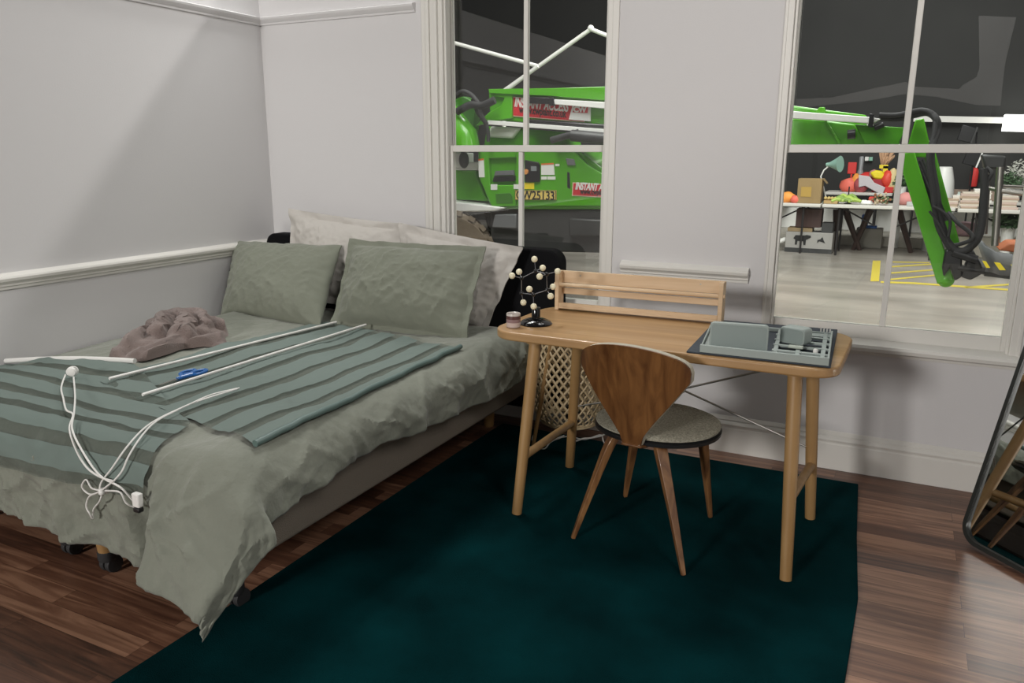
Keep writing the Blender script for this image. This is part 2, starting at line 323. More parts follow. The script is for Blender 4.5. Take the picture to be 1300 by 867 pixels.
# duvet sheet: flat coordinates a (across), b (along); over the edges it hangs
XC, YC, RR, TOPZ = 1.825, -2.165, .10, .550
def ease(x, xs_, ys_): return float(np.interp(x, xs_, ys_))
def nz(x, y, z=0, s=1): return noise.noise(Vector((x*s, y*s, z)))
def ridge(x, y, z, s): return (1-abs(noise.noise(Vector((x*s, y*s, z)))*2))
def duv(a, b):
    ea = max(0, a-XC); eb = max(0, YC-b); r = math.hypot(ea, eb)
    L = RR*PI/2
    if r > 0: dx, dy = ea/r, -eb/r
    else: dx = dy = 0
    corner = 4*ea*eb/(r*r)*.5 if r > 0 else 0       # 1 on the diagonal
    if r < L: out = RR*math.sin(r/RR); dn = RR*(1-math.cos(r/RR))
    else:
        q = r-L; out = RR-q*.08; dn = RR+q
    fl = .17*smooth((a-1.55)/.12)*smooth((eb-.04)/.45)
    x = min(a, XC)+dx*out+(.085*smooth(ea/.12)*smooth(eb/.10)*smooth((r-.05)/.2)*(1-.5*smooth((r-.35)/.2))); y = max(b, YC)+dy*out-fl; z = TOPZ-dn+.25*fl
    # broad swells
    t = smooth(1-r/.12)
    z += t*(.014*nz(a, b, 3, 2.2)+.008*nz(a, b, 8, 5))
    z += t*.018*math.exp(-((a-1.78)/.13)**2)
    if a < .30: z -= .055*smooth((.30-a)/.26)
    # foot folds
    if eb > .06:
        k = smooth((eb-.06)/.25)*(1-smooth((ea-.02)/.1)*.6)
        ph = a*23+2.2*nz(a, 0, 5, 2.5)
        f = math.sin(ph)*.7+.5*math.sin(ph*.53+1.1)
        y -= k*.018*f*(1-smooth((a-1.45)/.2)*.7)
        x += k*.010*math.cos(ph)
        y += .040*k*math.exp(-((a-1.545)/.035)**2)
    if ea > .05 and eb < .05:
        k = smooth((ea-.05)/.15); f = nz(a*.7, b, 2, 5.5); g_ = nz(a, b, 9, 11)
        x += k*(.028*f+.012*g_); z += k*.02*nz(0, b, 4, 6)
    # crease relief
    am = .0045+.0115*smooth(r/.12)
    h = 0
    wx = .05*nz(a, b, 20, 4); wy = .05*nz(a, b, 30, 4)
    for s, wt, zz, th in ((5.5, 1.0, 1, .5), (10, .7, 4, -.7), (17, .45, 7, .9), (27, .25, 11, -.2)):
        ca, sa = math.cos(th), math.sin(th); a2 = a+wx; b2 = b+wy
        v = 1-abs(2.2*noise.noise(Vector(((a2*ca+b2*sa)*s, (b2*ca-a2*sa)*s*.42, zz))))
        h += wt*(max(0, v)**4-.2)
    h *= am*(1-.40*smooth(ea/.05)*smooth(eb/.05))*(1+.25*smooth(eb/.1))
    n = Vector((dx*smooth(r/L), dy*smooth(r/L), 1-smooth(r/L)*.9))
    return Vector((x, y, z))+n.normalized()*h
def ea_max(b): return ease(-b, [.3, .56, .97, 1.33, 1.63, 1.86, 2.16, 2.6], [.20, .25, .245, .205, .185, .19, .235, .25])+.010*nz(b, 3, 0, 9)
def eb_max(a): return ease(a, [0, .5, .7, .96, 1.1, 1.4, 1.54, 1.66, 1.85, 2.1], [.37, .39, .405, .395, .415, .415, .44, .40, .43, .45])+.012*nz(a, 7, 0, 7)
NA, NB = 250, 280
def duv_ab(u, v):
    # side overhang depends on b, foot overhang on a
    b0 = -.32; vv = v
    bt = b0+(YC-.45-b0)*vv
    amax = XC+ea_max(bt); a = .015+(amax-.015)*u
    bmax = YC-eb_max(a); b = b0+(bmax-b0)*vv
    return a, b
def duv_pt(u, v): a, b = duv_ab(u, v); return duv(a, b)
mb = MB(); mb.grid(duv_pt, NA, NB)
DV = np.array([v.co[:] for v in mb.bm.verts]); AB = np.array([duv_ab(i/NA, j/NB) for i in range(NA+1) for j in range(NB+1)])
dv = DV-np.array(CC[:]); dz = dv@np.array(CD[:]); DPX = np.stack([CXP+F_PX*(dv@np.array(CR[:]))/dz, CYP-F_PX*(dv@np.array(CU[:]))/dz], 1)
duvet = single('duvet', mb, M_duvet, 'crumpled sage green duvet spread over the bed, hanging in a point at the near corner', 'duvet', solid=.014)
md = duvet.modifiers.new('s', 'SMOOTH'); md.iterations = 2; md.factor = .45
def AB_of(x, y):                    # the duvet's flat coordinates under a place in the photo
    d = np.hypot(DPX[:, 0]-x, DPX[:, 1]-y); k = np.where(d < d.min()+3.0)[0]; k = k[np.argmin(dz[k])]; near = np.where((d < 12) & (dz < dz[k]+.12))[0]
    near = near[np.argsort(d[near])[:4]]; wgt = 1/(d[near]+.3); wgt /= wgt.sum(); return tuple((AB[near]*wgt[:, None]).sum(0))
def onduv(a, b, h, e_=.02):
    p = duv(a, b); u = duv(a+e_, b)-p; v = duv(a, b+e_)-p; n = u.cross(v)
    if n.length < 1e-9: n = Vector((0, 0, 1))
    return p+n.normalized()*h
# ------------------------------------------------------------ pillows
def pillow(name, corners, thick, m, label, cat='pillow', group=None, flange=0, seed=0, bow=.05, puck=.007, n=84):
    TL, TR, BR, BL = [Vector(q) for q in corners]
    nrm = (TR-TL).cross(BL-TL).normalized()
    if nrm.dot(CC-TL) < 0: nrm = -nrm
    def base(u, v):
        a = 2*u-1; b = 2*v-1
        uu = u+(.5-u)*bow*(1-b*b)*1.0; vv = v+(.5-v)*bow*1.2*(1-a*a)
        return (TL*(1-uu)+TR*uu)*(1-vv)+(BL*(1-uu)+BR*uu)*vv
    W = (TR-TL).length; H = (BL-TL).length
    fx = flange/W; fy = flange/H
    def side(sg):
        def fn(u, v):
            p = base(u, v)
            iu = min(u, 1-u); iv = min(v, 1-v)
            ku = max(0, iu-fx)/(.5-fx); kv = max(0, iv-fy)/(.5-fy)
            t = (1-(1-ku)**2.6)**.62*(1-(1-kv)**2.6)**.62 if ku > 0 and kv > 0 else 0
            cr = 0
            for s, wt in ((5, .8), (11, .8), (20, .55), (34, .3)):
                q = noise.noise(Vector((u*W*s*1.1+seed, v*H*s*.8+u*W*s*.5, seed*1.7+sg)))
                cr += wt*(max(0, 1-abs(2*q))**4-.2)
            edge = smooth(min(ku, kv)/.25) if t > 0 else 0
            cr2 = noise.noise(Vector((u*W*13+seed, v*H*10, seed)))+.7*(1-abs(2*noise.noise(Vector((u*W*26, v*H*20, seed)))))**3
            d = sg*(t*thick/2+.0016)+sg*cr*puck*edge*1.5+cr2*.004*(1-edge)
            # radial pulls towards the corners
            d += sg*.005*math.sin(30*math.atan2(v-.5, u-.5)+seed)*smooth(min(ku, kv)/.12)*(1-edge)*(t > 0)
            wob = (1-edge)*.010*noise.noise(Vector((u*7, v*7, seed+4)))
            if flange and (iu < fx or iv < fy): wob += .014*noise.noise(Vector((u*9, v*9, seed+9)))
            return p+nrm*(d+wob+(sg*.002))
        return fn
    mb = MB(); mb.grid(side(1), n, n); mb.grid(side(-1), n, n)
    bmesh.ops.remove_doubles(mb.bm, verts=mb.bm.verts, dist=.0045 if False else .0005)
    # close the rim
    es = [e for e in mb.bm.edges if e.is_boundary]
    try: bmesh.ops.bridge_loops(mb.bm, edges=es)
    except Exception: pass
    o = single(name, mb, m, label, cat, group, subsurf=0)
    md = o.modifiers.new('s', 'SMOOTH'); md.iterations = 2; md.factor = .5; return o
pillow('pillow', [P(298, 305, 1, -.27), P(435, 312, 1, -.28), P(407, 418, 2, .545), P(280, 402, 2, .53)], .20, M_pill, 'sage green linen pillow on the left, nearest the left wall', seed=1.3, bow=.045, puck=.0055)
pillow('pillow', [P(444, 303, 1, -.31), P(618, 313, 1, -.31), P(592, 437, 2, .545), P(418, 416, 2, .54)], .23, M_pill, 'larger crumpled sage green pillow with a flanged edge, nearest the desk', flange=.035, seed=4.1, bow=.03, puck=.0085)
pillow('pillow', [P(366, 264, 1, -.15), P(512, 284, 1, -.16), P(500, 400, 1, -.30), P(372, 380, 1, -.30)], .13, M_white, 'off-white pillow standing behind the left green pillow', seed=7.7, flange=.04, bow=.03)
pillow('pillow', [P(506, 282, 1, -.16), P(665, 314, 1, -.20), P(616, 424, 1, -.30), P(520, 420, 1, -.30)], .13, M_white, 'off-white pillow with folded corner behind the large green pillow, beside the black headboard end', seed=9.2, flange=.05, bow=.02)
pillow('pillow', [P(438, 310, 1, -.22), P(535, 313, 1, -.22), P(540, 400, 1, -.34), P(440, 400, 1, -.30)], .04, M_pill, 'mostly hidden sage green pillow tucked between the two front green pillows', seed=3.9, bow=.02)
# ------------------------------------------------------------ throw
def throw():
    outline = [AB_of(*q) for q in ((132, 459), (160, 444), (196, 424), (225, 408), (262, 412), (292, 428), (284, 440), (236, 448), (186, 462))]
    cx_ = sum(p[0] for p in outline)/9; cy_ = sum(p[1] for p in outline)/9
    def rad(an):
        best = 0
        for (x1, y1), (x2, y2) in zip(outline, outline[1:]+outline[:1]):
            dx_, dy_ = math.cos(an), math.sin(an); ex, ey = x2-x1, y2-y1; den = dx_*ey-dy_*ex
            if abs(den) < 1e-9: continue
            t = ((x1-cx_)*ey-(y1-cy_)*ex)/den; k = ((x1-cx_)*dy_-(y1-cy_)*dx_)/den
            if t > 0 and -.01 <= k <= 1.01: best = max(best, t)
        return best or .1
    folds = [[(136, 458), (170, 451), (214, 445), (270, 431)], [(165, 452), (185, 432), (205, 420), (222, 414)], [(200, 440), (212, 418), (226, 410), (238, 424), (240, 440)], [(226, 440), (240, 416), (256, 416), (262, 430)],
             [(256, 436), (268, 418), (284, 424)], [(186, 464), (214, 454), (248, 446), (284, 438)], [(150, 458), (184, 446), (206, 438)], [(178, 458), (200, 452), (230, 440)]]
    A_s = [.045, .075, .100, .095, .070, .055, .045, .055]; W_s = [.055, .05, .055, .05, .05, .05, .04, .04]
    F = [[AB_of(*q) for q in f] for f in folds]
    def dist(p, f):
        d = 9
        for (x1, y1), (x2, y2) in zip(f, f[1:]):
            vx, vy = x2-x1, y2-y1; t = max(0, min(1, ((p[0]-x1)*vx+(p[1]-y1)*vy)/(vx*vx+vy*vy+1e-9))); d = min(d, math.hypot(p[0]-x1-t*vx, p[1]-y1-t*vy))
        return d
    def fn(u, v):
        an = u*2*PI; r = v*rad(an)*(1+.07*math.sin(an*5+1)); p = (cx_+r*math.cos(an), cy_+r*math.sin(an))
        wp = (p[0]+.012*nz(*p, 1, 6), p[1]+.012*nz(*p, 5, 6))
        h = .030*math.sqrt(max(0, 1-v*v))
        for f, A__, W_ in zip(F, A_s, W_s):
            q = 1-(dist(wp, f)/W_)**2
            if q > 0: h = max(h, A__*q**.7)
        h += .005*(1-abs(2*nz(*wp, 2, 12)))**2*(v < .97)
        h *= min(1, (1-v)/.06+.05)
        return onduv(p[0], p[1], .008+h)
    mb = MB(); mb.grid(fn, 150, 60); bmesh.ops.remove_doubles(mb.bm, verts=mb.bm.verts, dist=.0004)
    o = single('throw_blanket', mb, M_throw, 'rumpled mushroom pink throw bundled on the bed near the left wall', 'blanket')
    md = o.modifiers.new('s', 'SMOOTH'); md.iterations = 5
throw()
# ------------------------------------------------------------ striped blinds lying on the bed
def blind_mat(name, n, solid):
    m, nt, b = nodes(name); b.inputs['Roughness'].default_value = .75; b.inputs['Base Color'].default_value = (.140, .178, .160, 1); b.inputs['Specular IOR Level'].default_value = .25
    uv = nt.nodes.new('ShaderNodeTexCoord'); sp = nt.nodes.new('ShaderNodeSeparateXYZ'); nt.links.new(uv.outputs['UV'], sp.inputs[0])
    m1 = nt.nodes.new('ShaderNodeMath'); m1.operation = 'MULTIPLY'; m1.inputs[1].default_value = n; nt.links.new(sp.outputs['Y'], m1.inputs[0])
    m2 = nt.nodes.new('ShaderNodeMath'); m2.operation = 'FRACT'; nt.links.new(m1.outputs[0], m2.inputs[0])
    m3 = nt.nodes.new('ShaderNodeMath'); m3.operation = 'GREATER_THAN'; m3.inputs[1].default_value = solid; nt.links.new(m2.outputs[0], m3.inputs[0])
    tr = nt.nodes.new('ShaderNodeBsdfTransparent'); d = nt.nodes.new('ShaderNodeBsdfDiffuse'); d.inputs[0].default_value = (.125, .145, .125, 1)
    sh = nt.nodes.new('ShaderNodeMixShader'); sh.inputs[0].default_value = .55; nt.links.new(tr.outputs[0], sh.inputs[1]); nt.links.new(d.outputs[0], sh.inputs[2])
    mx = nt.nodes.new('ShaderNodeMixShader'); nt.links.new(m3.outputs[0], mx.inputs[0]); nt.links.new(b.outputs[0], mx.inputs[1]); nt.links.new(sh.outputs[0], mx.inputs[2])
    nt.links.new(mx.outputs[0], nt.nodes['Material Output'].inputs[0]); return m
M_tealrod = mat('teal_bar', (.085, .135, .122), .5)
def blind(name, cs, bands, solid, h, label, seed, nu=110, nv=90, skewpts=None):
    A, B, C_, D = [np.array(c) for c in cs]      # A near-top-left, B top-right, C bottom-right, D bottom-left in duvet (a,b)
    def fn(u, v):
        q = (A*(1-u)+B*u)*(1-v)+(D*(1-u)+C_*u)*v
        wv = .006*noise.noise(Vector((u*2.5+seed, v*bands*1.1, seed)))+.004*math.sin(v*bands*2*PI+2*nz(u, v, seed, 2))*nz(u, v, seed+3, 3)
        return onduv(q[0], q[1], h+max(0, wv)*1.4+abs(wv)*.4)
    mb = MB(); mb.grid(fn, nu, nv, uv=True)
    root = single(name, mb, blind_mat(name+'_fabric', bands, solid), label, 'blind')
    md = root.modifiers.new('s', 'SMOOTH'); md.iterations = 3
    return root, fn
cs = [AB_of(*q) for q in ((120, 488), (412, 412), (584, 446), (322, 572))]
bl, fn = blind('window_blind', cs, 6.4, .66, .016, 'teal and sheer striped window blind laid flat along the right half of the bed', 2.2)
mb = MB(); mb.tube([fn(u/24, 1)+Vector((0, 0, .006)) for u in range(25)], .011, 10); obj('bottom_bar', mb, M_tealrod, bl)
A1 = AB_of(172, 468); A0 = (.05, min(A1[1]-.10, -1.66)); A2 = AB_of(246, 546); A3 = AB_of(190, 640)
def fn2(u, v):
    # v runs from the roller down to the foot; the right edge bends out to the cut end
    L = np.array([A0[0]-.02, A0[1]])*(1-v)+np.array([.04, A3[1]-.05])*v
    R1, R2, R3 = np.array(A1), np.array(A2), np.array(A3)
    R = R1*(1-v/.45)+R2*(v/.45) if v < .45 else R2*(1-(v-.45)/.55)+R3*((v-.45)/.55)
    q = L*(1-u)+R*u
    wv = .010*noise.noise(Vector((u*2.0+5, v*7, 5.5)))+.006*math.sin(v*7*2*PI)*nz(u, v, 2, 3)
    return onduv(q[0], q[1], .018+abs(wv)*1.0, .07)
mb = MB(); mb.grid(fn2, 90, 100, uv=True)
bl2 = single('window_blind', mb, blind_mat('blind_fabric', 6.0, .62), 'teal and sheer striped blind with a white top tube at the foot of the bed', 'blind')
md = bl2.modifiers.new('s', 'SMOOTH'); md.iterations = 8
mb = MB(); tA, tB = fn2(0, 0), fn2(1, 0); mb.tube([tA.lerp(tB, u/12)+Vector((0, 0, .012+.010*math.sin(PI*u/12))) for u in range(13)], .0105, 12); obj('top_tube', mb, M_whitep, bl2)
def on(x, y, h): a, b = AB_of(x, y); return onduv(a, b, h)
for (a, b, lab) in (((142, 491), (427, 418), 'thin white rod on the blind, the one farther from the scissors towards the left wall'), ((182, 513), (465, 421), 'thin white rod on the blind with the blue scissors against it')):
    pa = on(*a, .036); pb = on(*b, .036); mid = [pa.lerp(pb, t/8) for t in range(9)]
    mb = MB(); mb.tube(mid, .0058, 10); single('blind_rod', mb, M_whitep, lab, 'rod')
# chain winder and cords
c0 = on(93, 486, .046)
wd = thing('chain_winder', c0, 'round white chain winder lying on the blind at the left of the bed', 'winder')
mb = MB(); ax = Matrix.Rotation(PI/2, 3, 'X') @ Matrix.Rotation(.5, 3, 'Y')
mb.lathe([(.012, -.016), (.017, -.014), (.019, -.006), (.013, -.003), (.013, .003), (.019, .006), (.017, .014), (.010, .016)], c0, 20, ax); obj('wheel', mb, M_whitep, wd)
def cord(name, pts, r, label, h=.036, parent=None):
    q = spline([on(x, y, h+(z if z else 0)) for x, y, z in [(p+(0,))[:3] for p in pts]], 8)
    mb = MB(); mb.tube(q, r, 7)
    if parent: return obj(name, mb, M_whitep, parent)
    return single(name, mb, M_whitep, label, 'cord')
cord('chain_cord', [(84, 487), (82, 503), (85, 518), (84, 534), (93, 540), (98, 556), (110, 578), (126, 592), (142, 604), (152, 614)], .0030, '', parent=wd)
cord('chain_cord', [(95, 490), (94, 515), (93, 538), (101, 556), (118, 582), (138, 602), (158, 618), (176, 628), (190, 636), (191, 648)], .0030, '', parent=wd)
ct = thing('pull_cord', on(150, 620, .02), 'long white twisted pull cord looped across the blinds towards the bed foot', 'cord')
cord('strand', [(302, 505), (270, 514), (240, 528), (205, 544), (180, 560), (164, 580), (154, 598), (146, 610), (138, 616)], .0028, '', parent=ct)
cord('strand', [(300, 506), (255, 521), (225, 535), (198, 550), (184, 567), (172, 585), (166, 601), (152, 613)], .0028, '', parent=ct)
cord('loop', [(152, 614), (140, 618), (126, 616), (117, 610), (122, 606), (132, 612), (140, 618), (126, 624), (117, 636), (121, 648), (132, 654), (134, 640), (138, 626), (146, 618)], .0028, '', parent=ct)
cord('loop', [(150, 618), (160, 622), (166, 630), (176, 638), (188, 642)], .0028, '', parent=ct)
mb = MB(); kp = on(148, 618, .038)
for i in range(5): mb.ball(kp+Vector((random.uniform(-.012, .012), random.uniform(-.010, .010), random.uniform(-.002, .006))), .009, 10)
obj('knot', mb, M_whitep, ct)
ck = on(188, 642, .036); cl = thing('cord_clip', ck, 'small white cord clip with a black end hanging at the bed foot', 'clip')
mb = MB(); mb.box(ck+Vector((-.014, -.010, -.012)), ck+Vector((.014, .008, .030))); obj('clip_body', mb, M_whitep, cl, bevel=.004)
mb = MB(); mb.box(ck+Vector((-.010, -.012, -.026)), ck+Vector((.014, .006, -.012))); obj('clip_end', mb, M_black, cl, bevel=.003)
# scissors
sp_ = on(240, 487, .034); si = thing('scissors', sp_, 'blue-handled scissors lying on the blind against a white rod', 'scissors')
M_blue = mat('blue_handle', (.012, .11, .36), .35)
d1 = (on(262, 481, .034)-on(205, 502, .034)); d1 = d1.normalized(); n1_ = Vector((0, 0, 1)); s1 = n1_.cross(d1).normalized()
for sg in (1, -1):
    c_ = sp_+d1*(.022+.016*(sg < 0))+s1*.019*sg+n1_*.004
    mb = MB(); ring = [c_+d1*.040*math.cos(t*2*PI/20)+s1*.018*math.sin(t*2*PI/20) for t in range(21)]; mb.tube(ring, .0062, 8)
    mb.tube([c_-d1*.038, sp_-d1*.042, sp_-d1*.062-s1*sg*.003], [.008, .008, .006], 8); obj('handle', mb, M_blue, si)
    mb = MB(); q0 = sp_-d1*.055; mb.prism([q0+s1*.006*sg, q0-s1*.004*sg, sp_-d1*.165-s1*.001*sg, sp_-d1*.150+s1*.005*sg], (0, 0, .0015)); obj('blade', mb, M_steel, si)
# sheet corner showing between duvet and desk
mb = MB(); q = [P(604, 408, 2, .548), P(636, 405, 2, .53), P(658, 446, 2, .46), P(645, 462, 1, -.62), P(640, 470, 1, -.66), P(628, 428, 2, .535)]
mb.prism([(1.62, -.30, .536), (1.86, -.30, .528), (1.905, -.34, .46), (1.90, -.50, .40), (1.885, -.54, .43), (1.84, -.52, .53), (1.62, -.50, .54)], (0, 0, .006))
single('bed_sheet', mb, M_white, 'corner of pale bed sheet showing between the duvet and the desk', 'sheet', bevel=.002)
# ------------------------------------------------------------ desk
DA = math.radians(-1.3)
desk = thing('writing_desk', (2.70, -.78, .012), 'light oak writing desk with rounded corners and slim round legs on the rug', 'desk')
def DM(x, y, z):        # desk frame: x along the top, y back
    c, s_ = math.cos(DA), math.sin(DA); return Vector((2.695+x*c-y*s_, -.775+x*s_+y*c, z))
mb = MB(); mb.prism([DM(x, y, .706) for x, y in rrect(-.635, -.305, .635, .315, [.10, .13, .17, .11], 10)], (0, 0, .034)); obj('desk_top', mb, M_oak, desk, bevel=.007, seg=3)
feet = [(2.200, -1.098), (3.229, -1.139), (3.25, -.614), (2.204, -.556)]
tops = [(2.240, -1.020), (3.190, -1.035), (3.205, -.640), (2.262, -.625)]
for (fx_, fy_), (tx_, ty_) in zip(feet, tops):
    mb = MB(); mb.tube([(fx_, fy_, .012), ((fx_+tx_)/2, (fy_+ty_)/2, .36), (tx_, ty_, .707)], [.0195, .0225, .0245], 20); lg = obj('leg', mb, M_oakleg, desk)
    mb = MB(); mb.lathe([(.036, .699), (.036, .7065)], (tx_, ty_, 0), 24); obj('mounting_plate', mb, M_oakleg, desk)
def legp(i, z): t = (z-.012)/.695; return Vector((feet[i][0]*(1-t)+tops[i][0]*t, feet[i][1]*(1-t)+tops[i][1]*t, z))
for i, j, za, zb in ((0, 3, .245, .235), (1, 2, .285, .235)):
    mb = MB(); mb.tube([legp(i, za), legp(j, zb)], .0165, 16); obj('stretcher', mb, M_oakleg, desk)
cb = Vector((2.712, -.615, .467))
for e_ in (legp(2, .66), legp(2, .30), legp(3, .66), legp(3, .31)):
    mb = MB(); mb.tube([cb, e_], .0042, 8); obj('brace_rod', mb, M_steel, desk)
mb = MB(); mb.lathe([(.016, -.005), (.018, 0), (.016, .005)], cb, 16, Matrix.Rotation(PI/2, 3, 'X')); obj('brace_hub', mb, M_steel, desk)
# ------------------------------------------------------------ wooden rack
DT = .740
rk = thing('wooden_rack', (2.5, -.58, DT), 'long natural pine rack with a dowel rail standing at the back of the desk', 'rack')
rl = Vector((2.127, -.580, 0)); rr_ = Vector((2.845, -.560, 0)); rd = (rr_-rl).normalized(); rb = Vector((-rd.y, rd.x, 0))
def RK(x, y, z): return rl+rd*x+rb*y+Vector((0, 0, DT+z))
Lr = (rr_-rl).length
def rkbox(name, x0, x1, y0, y1, z0, z1, bev=.002):
    mb = MB(); mb.prism([RK(x0, y0, z0), RK(x1, y0, z0), RK(x1, y1, z0), RK(x0, y1, z0)], (0, 0, z1-z0)); return obj(name, mb, M_pine, rk, bevel=bev)
rkbox('side_panel', 0, .018, 0, .062, .001, .168); rkbox('side_panel', Lr-.018, Lr, 0, .062, .001, .168)
rkbox('back_rail', .018, Lr-.018, .048, .062, .115, .168); rkbox('back_rail', .018, Lr-.018, .048, .062, .066, .092)
rkbox('bottom_shelf', .018, Lr-.018, .0, .062, .008, .020); rkbox('front_rail', .018, Lr-.018, .002, .014, .018, .034)
mb = MB(); mb.tube([RK(-.006, .012, .112), RK(Lr+.006, .012, .112)], .0085, 14); obj('dowel', mb, M_pine, rk)
for x in (.10, Lr-.10): mb = MB(); mb.lathe([(.003, -.001), (.003, .001)], RK(x, .0475, .150), 10, Matrix.Rotation(PI/2, 3, 'X')); obj('screw', mb, M_steel, rk)
# ------------------------------------------------------------ molecule model
mo = thing('molecule_model', (2.178, -.885, DT), 'black and cream ball-and-stick molecule model on a black disc stand', 'ornament')
mc = Vector((2.178, -.885, 0))
mb = MB(); mb.lathe([(.063, 0), (.066, .004), (.058, .013), (.038, .021), (.018, .026), (.001, .027)], mc+Vector((0, 0, DT)), 36); obj('stand_base', mb, M_gloss, mo)
mb = MB(); mb.lathe([(.0175, .022), (.0175, .066), (.016, .068)], mc+Vector((0, 0, DT)), 24); obj('stand_stem', mb, M_gloss, mo)
def MO(x, y, dy=0): return P(x, y, 1, -.885+dy)
car = [MO(660, 353, .0), MO(680, 344, .03), MO(694, 348, .0), MO(694.5, 368, -.02), MO(677, 375, .02), MO(661, 373, .0)]
car = [MO(662, 353, -.02), MO(680, 344, .03), MO(694, 348, .01), MO(694.5, 368, .03), MO(677, 374, -.03), MO(662, 372, .0)]
hyd = [(0, (659, 345, .03)), (0, (650, 350, -.05)), (1, (678.5, 329, .03)), (1, (689, 340, .06)), (2, (708, 344.5, .02)), (2, (685, 351, -.03)), (3, (702, 364, .06)), (3, (699, 376, 0)), (4, (672, 367, -.06)), (4, (677.5, 389, -.03)), (5, (664.5, 384, .0))]
M_stick = mat('grey_stick', (.25, .25, .27), .3, metal=.6)
for i, c_ in enumerate(car):
    mb = MB(); mb.ball(c_,   .0085, 12); obj('carbon_ball', mb, M_gloss, mo)
    mb = MB(); mb.tube([c_, car[(i+1) % 6]], .0017, 8); obj('bond', mb, M_stick, mo)
for ci, h_ in hyd:
    hp = MO(*h_); mb = MB(); mb.tube([car[ci], hp], .0014, 8); obj('bond', mb, M_stick, mo)
    mb = MB(); mb.ball(hp, .0128, 14); obj('hydrogen_ball', mb, M_ivory, mo)
# ------------------------------------------------------------ banded jar
M_band, nt, b = nodes('banded_glass'); tc = nt.nodes.new('ShaderNodeTexCoord'); sp = nt.nodes.new('ShaderNodeSeparateXYZ'); nt.links.new(tc.outputs['Object'], sp.inputs[0])
rp = nt.nodes.new('ShaderNodeValToRGB'); mr = nt.nodes.new('ShaderNodeMapRange'); mr.inputs[1].default_value = DT; mr.inputs[2].default_value = DT+.056; nt.links.new(sp.outputs['Z'], mr.inputs[0]); nt.links.new(mr.outputs[0], rp.inputs[0])
rp.color_ramp.interpolation = 'CONSTANT'; rp.color_ramp.elements[0].color = (.52, .42, .38, 1); rp.color_ramp.elements[1].position = .36; rp.color_ramp.elements[1].color = (.25, .16, .16, 1)
for p_, c_ in ((.60, (.10, .045, .04, 1)), (.84, (.55, .50, .46, 1))): e_ = rp.color_ramp.elements.new(p_); e_.color = c_
nt.links.new(rp.outputs[0], b.inputs['Base Color']); b.inputs['Roughness'].default_value = .2
mb = MB(); mb.lathe([(.026, 0), (.028, .002), (.028, .052), (.027, .055), (.025, .054), (.024, .046), (.002, .045)], (2.122, -.975, DT+.001), 28)
single('candle_jar', mb, M_band, 'small round banded glass candle jar at the left front corner of the desk', 'jar')
# ------------------------------------------------------------ desk mat and organiser
mat_c = [(2.835, -1.075), (3.298, -1.068), (3.272, -.470), (2.812, -.500)]
def lerp2(u, v, z):
    a, b, c_, d = [Vector((*q, 0)) for q in mat_c]; q = (a*(1-u)+b*u)*(1-v)+(d*(1-u)+c_*u)*v; q.z = z; return q
mb = MB(); mb.prism([lerp2(0, 0, DT+.001), lerp2(1, 0, DT+.001), lerp2(1, 1, DT+.001), lerp2(0, 1, DT+.001)], (0, 0, .006))
single('desk_mat', mb, M_slate, 'dark slate blue rectangular desk mat at the right end of the desk', 'mat', bevel=.002)
ZM = DT+.0075
q0, q1, q2, q3 = P(888, 447, 2, ZM), P(1052, 465, 2, ZM), P(1057, 427, 2, ZM), P(903, 413, 2, ZM)
tcn = (q0+q1+q2+q3)/4
ot = thing('organiser_tray', (tcn.x, tcn.y, ZM), 'grey-green slotted desk organiser tray lying on the dark mat', 'organiser')
def OT(u, v, z=0): q = (q0*(1-u)+q1*u)*(1-v)+(q3*(1-u)+q2*u)*v; return Vector((q.x, q.y, ZM+z))
def otbox(name, u0, u1, v0, v1, z0, z1, bev=.0015):
    mb = MB(); mb.prism([OT(u0, v0, z0), OT(u1, v0, z0), OT(u1, v1, z0), OT(u0, v1, z0)], (0, 0, z1-z0)); return obj(name, mb, M_sage, ot, bevel=bev)
otbox('tray_wall', 0, 1, 0, .03, .0, .026); otbox('tray_wall', 0, 1, .97, 1, 0, .014); otbox('tray_wall', 0, .012, .03, .97, 0, .016); otbox('tray_wall', .985, 1, .03, .97, 0, .024)
otbox('tray_floor', .015, .10, .03, .97, .002, .005)
for u in (.57, .74, .93): otbox('divider', u, u+.035, .03, .97, .002, .012)
for v in (.20, .38, .56, .74): otbox('slat', .56, .985, v, v+.035, .006, .014)
otbox('tray_floor', .60, .985, .85, .97, .002, .010)
# upright grey-green slab box
a0, a1 = P(900, 441, 2, ZM+.006), P(974, 447, 2, ZM+.006); dd = (a1-a0).normalized(); bk = Vector((-dd.y, dd.x, 0)); wd_ = (a1-a0).length
mb = MB(); mb.prism([a0+dd*x+Vector((0, 0, z)) for x, z in rrect(0, 0, wd_, .090, [.002, .014, .014, .002])], bk*.024)
bb = thing('stationery_box', a0, 'tall flat grey-green box standing in the left of the organiser tray', 'box'); obj('box_body', mb, M_sage, bb, bevel=.003)
mb = MB(); mb.prism([a0-bk*.0012+dd*x+Vector((0, 0, z)) for x, z in rrect(.006, .004, wd_-.006, .084, [.002, .010, .010, .002])], bk*.0012); obj('front_panel', mb, mat('sage_panel', (.24, .285, .27), .55), bb)
a0, a1 = P(989, 434, 2, ZM+.016), P(1020, 440, 2, ZM+.016); dd = (a1-a0).normalized(); bk = Vector((-dd.y, dd.x, 0)); wd_ = (a1-a0).length
mb = MB(); mb.prism([a0+dd*x+Vector((0, 0, z)) for x, z in rrect(0, 0, wd_, .058, .013)], bk*.055)
sb = thing('small_box', a0, 'small rounded grey-green box resting on the organiser slats', 'box'); obj('box_body', mb, M_sage, sb, bevel=.003)
